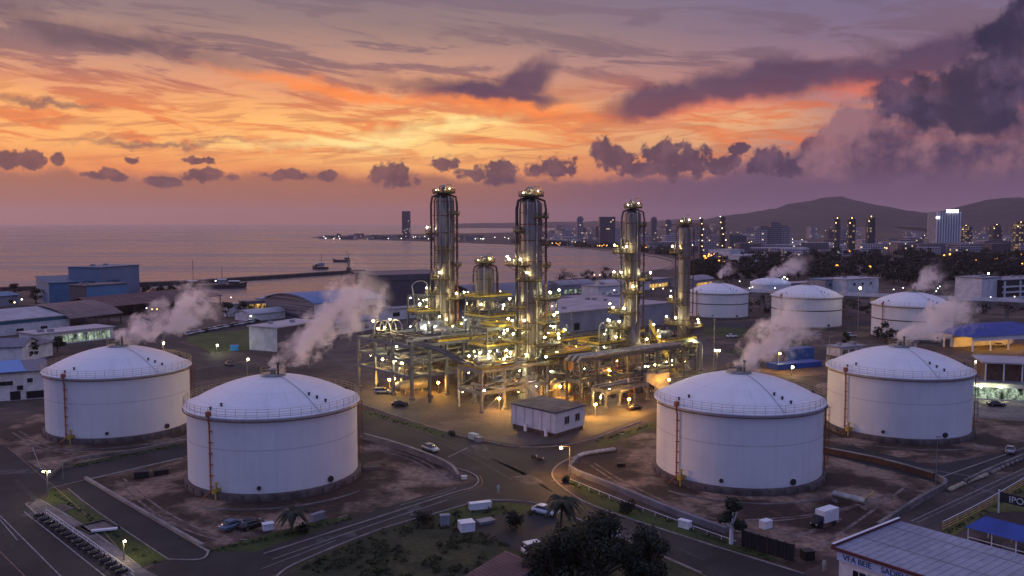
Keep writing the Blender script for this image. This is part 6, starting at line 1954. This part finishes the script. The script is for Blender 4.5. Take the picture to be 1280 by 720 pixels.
crate('bundle', 'white bundle near the low palm below the nearest left tank', 'bundle', 395 - 60, 662, (1.6, 1.2, .9), .5, white_paint)
crate('machine', 'small dark machine on the dirt left of the nearest left tank', 'machine', 177, 597, (2.4, 1.6, 1.1), .3, black)
crate('machine', 'second dark machine on the dirt beside the nearest left tank', 'machine', 201, 593, (2.6, 1.4, .8), .5, black)
crate('pit_cover', 'open dark pit with sandy rim at the right foot of the nearest left tank', 'pit', 465, 585, (3.2, 2.6, .25), .2, concrete, black)  # black lid stands for the darkness inside the pit
crate('equipment_box', 'white equipment box lying by the kerb at the junction island', 'box', 580, 599, (1.0, .6, .5), .2, white_paint)
crate('equipment_box', 'dark equipment box on the dirt before the right-hand tank', 'box', 776, 583, (1.6, .8, .5), .2, black)
crate('equipment_box', 'dark crate by the fence end at the bottom right', 'box', 1009, 699, (1.5, 1.4, 1.2), .2, black)
crate('blue_container', 'bright blue container stacked on the tarpaulins behind the right-hand tank', 'container', 1000, 450, (8.5, 4, 4.2), PROT - .3, mat('container blue', (.012, .06, .24), (.016, .075, .28), .5))
crate('tarpaulin_heap', 'long low heap under deep blue tarpaulin behind the right-hand tank', 'tarpaulin heap', 993, 459, (18, 5, 1.6), PROT - .3, blue_deep)
crate('shed_box', 'blue box shed on the small lawn', 'box', 293, 438, (3, 2, 1.8), .3, blue_bright)
sp_ = gp(122, 660)
t = thing('sump', 'dark sunken sump with a pale cover bar on the front left lawn', 'sump', sp_)
ux, uy = Vector((cos(RA + .15), sin(RA + .15), 0)), Vector((-sin(RA + .15), cos(RA + .15), 0))
rim_ = MB()
for s_ in (-1, 1):
    rim_.box(sp_ + ux * 2.4 * s_ + Vector((0, 0, .12)), (.3, 4.5, .34), RA + .15); rim_.box(sp_ + uy * 2.1 * s_ + Vector((0, 0, .12)), (4.5, .3, .34), RA + .15)
rim_.build('rim', black, t)
MB().box(sp_ + Vector((0, 0, .07)), (4.4, 3.8, .06), RA + .15).build('floor_plate', concrete_dirty, t)
MB().box(sp_ + ux * 2.55 + Vector((0, -.2, .42)), (.55, 3.6, .26), RA + .15 - .55).build('cover_bar', white_paint, t)
p = gp(1062, 632)
t = thing('pipe_rack', 'short horizontal silver pipe vessel on legs at the foot of the right-hand tank', 'vessel', p)
pa, pb = gp(1042, 627), gp(1082, 637)
MB().cyl(pa + Vector((0, 0, 1.3)), pb + Vector((0, 0, 1.3)), .62, 14).build('body', insul, t)
for q in (.05, .95):
    c = pa.lerp(pb, q); MB().box(c + Vector((0, 0, .5)), (.4, 1.2, 1.0), .4).build('leg', concrete, t)
MB().cyl(pb + Vector((0, 0, 1.9)), pb + Vector((1.6, .9, 2.7)), .14, 6).build('boom', yellow_rail, t)
person_y = mat('hi-vis cloth', (.45, .50, .42), None, .9)
for px, py, lab in [(623, 617, 'person in pale reflective clothing standing in the middle of the junction'), (1030, 714, 'person in pale reflective clothing at the bottom right beside the shop building')]:
    p = gp(px, py)
    t = thing('person', lab, 'person', p)
    me = bpy.data.meshes.new('body')
    vs = [(0, 0, .95), (0, 0, 1.18), (0, 0, 1.42), (0, 0, 1.52), (0, 0, 1.66), (-.10, 0, .88), (-.12, .03, .48), (-.13, 0, .08), (-.13, -.14, .05), (.10, 0, .88), (.13, -.10, .48), (.14, .02, .08), (.14, -.12, .05),
          (-.20, 0, 1.40), (-.27, .02, 1.12), (-.26, -.10, .88), (.20, 0, 1.40), (.27, .03, 1.12), (.25, -.08, .88)]
    es = [(0, 1), (1, 2), (2, 3), (3, 4), (0, 5), (5, 6), (6, 7), (7, 8), (0, 9), (9, 10), (10, 11), (11, 12), (2, 13), (13, 14), (14, 15), (2, 16), (16, 17), (17, 18)]
    me.from_pydata(vs, es, [])
    o = bpy.data.objects.new('body', me); COL.objects.link(o); o.parent = t
    sk = o.modifiers.new('skin', 'SKIN')
    for i, r in enumerate([.15, .15, .17, .06, .11, .10, .075, .05, .045, .10, .075, .05, .045, .075, .05, .04, .075, .05, .04]): me.skin_vertices[0].data[i].radius = (r, r * .8)
    me.skin_vertices[0].data[0].use_root = True
    sb_ = o.modifiers.new('smooth', 'SUBSURF'); sb_.levels = 1; sb_.render_levels = 2
    me.materials.append(person_y)
    MB().ball((0, 0, 1.72), .115, 10, 7).build('hair', black, t, True)

# ------------------------------------------------------------------ lamp posts
def post(label, px, py_foot, py_top, m=None, r=.22, arm=.9, cat='lamp post', lit=True, two=False):
    p = gp(px, py_foot)
    h = max(3.0, at(px, py_top, p.y).z)
    t = thing('lamp_post', label, cat, p, 'lamp posts')
    k = max(1.0, p.y / 220)
    MB().cyl(p, p + Vector((0, 0, h)), .12 * k, 7, .07 * k).build('pole', steel_light, t)
    for s_ in ((-1, 1) if two else (1,)):
        MB().cyl(p + Vector((0, 0, h - .05)), p + Vector((arm * s_, -.2, h + .1)), .05 * k, 5).build('arm', steel_light, t)
        MB().box(p + Vector((arm * s_, -.2, h + .12)), (.75 * k, .42 * k, .14)).build('head', dark if lit else steel_light, t)
        if lit: MB().ball(p + Vector((arm * s_, -.2, h - r * .75)), r, 8, 6).build('bulb', m or lamp_white, t)
    return t


for a in [('lamp post at the road fork by the front left lawn, twin lit heads', 60, 621, 588, lamp_white, .17, .5, True, True), ('lamp post on the front left lawn, glowing at the bottom edge', 155, 701, 683, lamp_white, .17, .3, True, False),
          ('unlit pale post between the two left tanks beside the crossing road', 79, 599, 577, None, .2, .5, False, False), ('lamp post seen in the gap between the two left tanks', 309, 470, 448, lamp_white, .3, .5, True, False),
          ('lamp post at the corner of the small lawn', 271, 441, 436, lamp_cool, .32, .3, True, False), ('lamp just beyond the roof of the far left tank', 204, 438, 430, lamp_white, .35, .3, True, False),
          ('lamp post at the junction corner beside the filled bags', 712, 598, 558, lamp_warm, .26, -1.6, True, False), ('tall unlit-topped lamp post before the rightmost near tank', 1170, 606, 546, None, .2, .0, False, False),
          ('tall pole left of the right-hand tank crown, unlit', 892, 470, 400, None, .2, .0, False, False), ('lamp post beside the tall pole left of the right-hand tank crown', 896, 462, 437, lamp_white, .3, .6, True, True),
          ('lamp post between the two right near tanks, lit', 989, 470, 468 - 4, lamp_white, .35, .3, True, False), ('lamp post left of the rightmost near tank crown', 1036, 462, 421, None, .2, .5, False, False),
          ('lamp post behind the right rim of the rightmost near tank', 1218, 472, 451, lamp_cool, .32, .3, True, False), ('tall lit lamp post between the two right far tanks', 1072, 414, 359, lamp_white, .42, .6, True, False),
          ('lamp post above the elevated road left of the blank white building', 1206, 378, 354, lamp_white, .55, -.6, True, False), ('lamp post at the elevated road before the parking structure', 1234, 352, 341, lamp_cool, .6, .5, True, False),
          ('green-lit lamp post behind the elevated road', 1193, 376, 361, lamp_cool, .4, .4, True, False), ('lamp post glowing beside the tarpaulin heap', 973, 462, 441, lamp_warm, .3, .3, True, False),
          ('tall thin mast just right of the rightmost far tank', 1195, 416, 378, None, .2, .0, False, False), ('white lamp at the kerb corner by the right-hand tank lawn', 776, 563, 543, None, .2, .2, False, False),
          ('slender white pole right of the centre column', 714, 455, 388, None, .2, .0, False, False), ('lamp post in the yard left of the blue-roof warehouse', 313, 402, 398, lamp_farw, .4, .3, True, False),
          ('lamp by the lit workshop, far left', 27, 380, 375, lamp_farw, .4, .3, True, False), ('amber lamp by the far left shore hall', 18, 384, 382, lamp_far, .4, .3, True, False)]:
    post(a[0], a[1], a[2], a[3], a[4], a[5], a[6], lit=a[7], two=a[8])
LG = 'distant lamps'
proto_l = {}


def far_lamp(px, py, m, r, lab, hgt=8.0):
    p = gp(px, py)
    z = at(px, py, p.y).z
    key = (m.name, round(r, 2))
    if key not in proto_l:
        t = thing('street_light', lab, 'street light', p, LG)
        MB().cyl((0, 0, 0), (0, 0, hgt), .12, 5).build('pole', steel, t, True)
        MB().ball((0, 0, hgt), r, 6, 4).build('bulb', m, t, True)
        proto_l[key] = t
    else: t = dup(proto_l[key], p, 0, lab)
    t['label'] = lab; t['group'] = 'lights: ' + lab[5:] if lab.startswith('tiny') else 'lights: ' + lab
    t.location = (p.x, p.y, 0)
    return t


rl = random.Random(12)
for k in range(26):     # amber lights round the bay and in the wood
    px = rl.uniform(690, 860); far_lamp(px, 311 + (px - 690) * .055 - rl.uniform(0, 3), rl.choice((lamp_faro, lamp_far, lamp_faro)), .6, 'tiny amber street light along the curve of the bay')
for k in range(18): far_lamp(rl.uniform(880, 905), rl.uniform(326, 336), lamp_faro, .8, 'orange light in the bright cluster by the foot of the slimmest column')
for px, py in [(1046, 335), (1087, 337), (1197, 330), (1187, 318), (1245, 325), (1219, 327), (1277, 333), (1131, 319), (1108, 309), (1277, 318), (1180, 320), (1062, 313)]: far_lamp(px, py + 8, lamp_faro, 1.1, 'orange lamp glowing among the dark wood')
for k in range(60): far_lamp(rl.uniform(1030, 1125), rl.uniform(312.5, 316.5), rl.choice((lamp_far, lamp_far, lamp_farw)), .5, 'tiny warm light at the foot of the slim lit towers') if k < 30 else far_lamp(rl.uniform(700, 1280), rl.uniform(297, 313), rl.choice((lamp_farw, lamp_far, lamp_farw)), .6, 'tiny light among the hazy city blocks')
for k in range(26): far_lamp(rl.uniform(400, 640), rl.uniform(297.5, 301.2), lamp_farw, .75, 'tiny white light along the far headland', 5.0)
for k in range(20): far_lamp(rl.uniform(725, 850), rl.uniform(348, 376), rl.choice((lamp_farw, lamp_far, lamp_farw)), .34, 'small white light among the sheds by the bay', 5.0)
for k in range(14): far_lamp(rl.uniform(900, 1030), rl.uniform(356, 372), rl.choice((lamp_farw, lamp_far, lamp_farw)), .3, 'small light in the yard behind the far tanks', 5.0)
for k in range(18): far_lamp(rl.uniform(1100, 1280), rl.uniform(366, 396), rl.choice((lamp_farw, lamp_far, lamp_farw)), .28, 'small light along the elevated road', 5.0)
for k in range(16): far_lamp(rl.uniform(0, 350), rl.uniform(378, 400), rl.choice((lamp_farw, lamp_far)), .26, 'small light among the waterfront sheds', 4.0)

# small far dome tank with lit top, beyond the far row
p = gp(963, 366)
t = thing('domed_tank', 'small pale domed tank glowing between the two left far tanks', 'storage tank', p)
MB().lathe([(13, 0), (13, 6.0)], 40, p).build('shell', shell_m, t)
MB().lathe([(13.2 * cos(i * pi / 16), 6 + 4 * sin(i * pi / 16)) for i in range(9)], 40, p).build('roof', white_paint, t)
bulb((p.x + 6, p.y - 10, 11), t, lamp_farw, .5)

for o, pm in PAINT: repaint(o, paint_w, pm)


# ------------------------------------------------------------------ steam from the vents
def steam_mat(name, length, r0, r1, dens, seed):
    m = bpy.data.materials.new(name); m.use_nodes = True
    T = NT(m.node_tree)
    out = T.n('ShaderNodeOutputMaterial')
    pv = T.n('ShaderNodeVolumePrincipled')
    T.t.links.new(pv.outputs[0], out.inputs['Volume'])
    co = T.n('ShaderNodeTexCoord').outputs['Object']
    s = T.sep(co)
    x = T.m('DIVIDE', s[0], length)
    off = T.comb(seed * 7.3, seed * 3.1, seed)
    w1 = T.noise(T.vm('ADD', co, off), .9 / (r0 + r1), 3, .55, 'Color')
    wob = T.vm('SCALE', T.vm('SUBTRACT', w1, (.5, .5, .5)), scale=(r1 + r0) * .75)
    q = T.sep(T.vm('ADD', co, T.vm('MULTIPLY', wob, T.comb(0, T.ss(x, 0, .35), T.ss(x, 0, .35)))))
    rad = T.m('MULTIPLY_ADD', T.m('POWER', T.m('MAXIMUM', x, 0.001), .75), r1 - r0, r0)
    rho = T.m('DIVIDE', T.m('SQRT', T.m('ADD', T.m('MULTIPLY', q[1], q[1]), T.m('MULTIPLY', q[2], q[2]))), rad)
    nz = T.noise(T.vm('ADD', T.vm('MULTIPLY', co, (.9, 1, 1)), off), 2.3 / (r0 + r1), 6, .64)
    d = T.m('ADD', T.m('SUBTRACT', .80, rho), T.m('MULTIPLY', T.m('SUBTRACT', nz, .5), 4.4))
    d = T.ss(d, .02, .40)
    fade = T.m('MULTIPLY', T.ss(x, -.015, .02), T.ss(x, 1.0, .22))
    fade = T.m('MULTIPLY', fade, T.ss(rho, 1.6, 1.1))
    T.put(pv.inputs['Density'], T.m('MULTIPLY', T.m('MULTIPLY', d, fade), dens))
    pv.inputs['Color'].default_value = (.998, .93, .90, 1)
    pv.inputs['Anisotropy'].default_value = .45
    m.cycles.volume_sampling = 'MULTIPLE_IMPORTANCE'
    return m


def steam(label, start, end, r0, r1, dens, seed):
    start, end = Vector(start), Vector(end)
    d = end - start; ln = d.length
    mb = MB()
    prof = [(r0 * 1.5, -.02 * ln)] + [((r0 + (r1 - r0) * (i / 8) ** .75) * 1.45, ln * i / 8) for i in range(9)]
    n = 14
    vs, fs = [], []
    for r, x in prof:
        for k in range(n): vs.append((x, r * cos(2 * pi * k / n), r * sin(2 * pi * k / n)))
    for i in range(len(prof) - 1):
        for k in range(n): fs.append((i * n + k, i * n + (k + 1) % n, (i + 1) * n + (k + 1) % n, (i + 1) * n + k))
    fs += [tuple(range(n))[::-1], tuple(range((len(prof) - 1) * n, len(prof) * n))]
    mb.add(vs, fs)
    o = mb.build('steam_plume', steam_mat('steam %d' % seed, ln, r0, r1, dens, seed))
    o.location = start
    o.rotation_euler = d.to_track_quat('X', 'Z').to_euler()
    return tag(o, label, 'steam', 'steam plumes')


def tank_vent(i): x, y = tanks[i][0]; return Vector((x, y, TH + DOME + 1.2))


def steam_px(label, i, end_px, dY, r0, r1, dens, seed):
    s = tank_vent(i); steam(label, s, at(end_px[0], end_px[1], s.y + dY), r0, r1, dens, seed)


steam_px('thick steam plume drifting right from the far left tank vent', 0, (275, 368), 6, 1.8, 6.4, 2.2, 1)
steam_px('tall steam plume climbing right from the nearest left tank vent', 1, (480, 345), 6, 1.8, 6.4, 2.0, 2)
steam_px('steam plume climbing right from the right-hand tank vent, beside the tarpaulins', 2, (1012, 388), 5, 1.7, 6.0, 1.9, 3)
steam_px('steam plume drifting over the far tank from the rightmost near tank vent', 3, (1215, 378), 5, 1.7, 6.0, 1.9, 4)
steam_px('small steam wisp over the slimmest column side far tank', 4, (918, 330), 5, 1.4, 4.5, .5, 5)
steam_px('steam wisp over the rightmost far tank, before the wood', 6, (1180, 336), 5, 2.2, 6.0, .5, 6)
p = gp(955, 366)
steam('broad steam plume from the small domed tank before the dark wood', Vector((p.x, p.y, 9)), at(1014, 322, p.y + 10), 2.5, 9, .45, 7)
steam('faint steam wisp rising beside the arched pipes of the plant', L(-30, 8, 18), at(482, 345, L(-30, 8).y), .7, 2.8, .5, 8)

# ------------------------------------------------------------------ the evening air
hz = MB().box((-4000, 9900, 170), (33000, 21200, 350))
hm = bpy.data.materials.new('evening haze'); hm.use_nodes = True
T = NT(hm.node_tree)
out = T.n('ShaderNodeOutputMaterial'); pv = T.n('ShaderNodeVolumePrincipled')
pv.inputs['Color'].default_value = (.90, .78, .84, 1)
pv.inputs['Density'].default_value = HAZE
pv.inputs['Anisotropy'].default_value = 0.55
T.t.links.new(pv.outputs[0], out.inputs['Volume'])
tag(hz.build('haze', hm), 'thin violet evening haze over the bay and city', 'haze', kind='stuff')
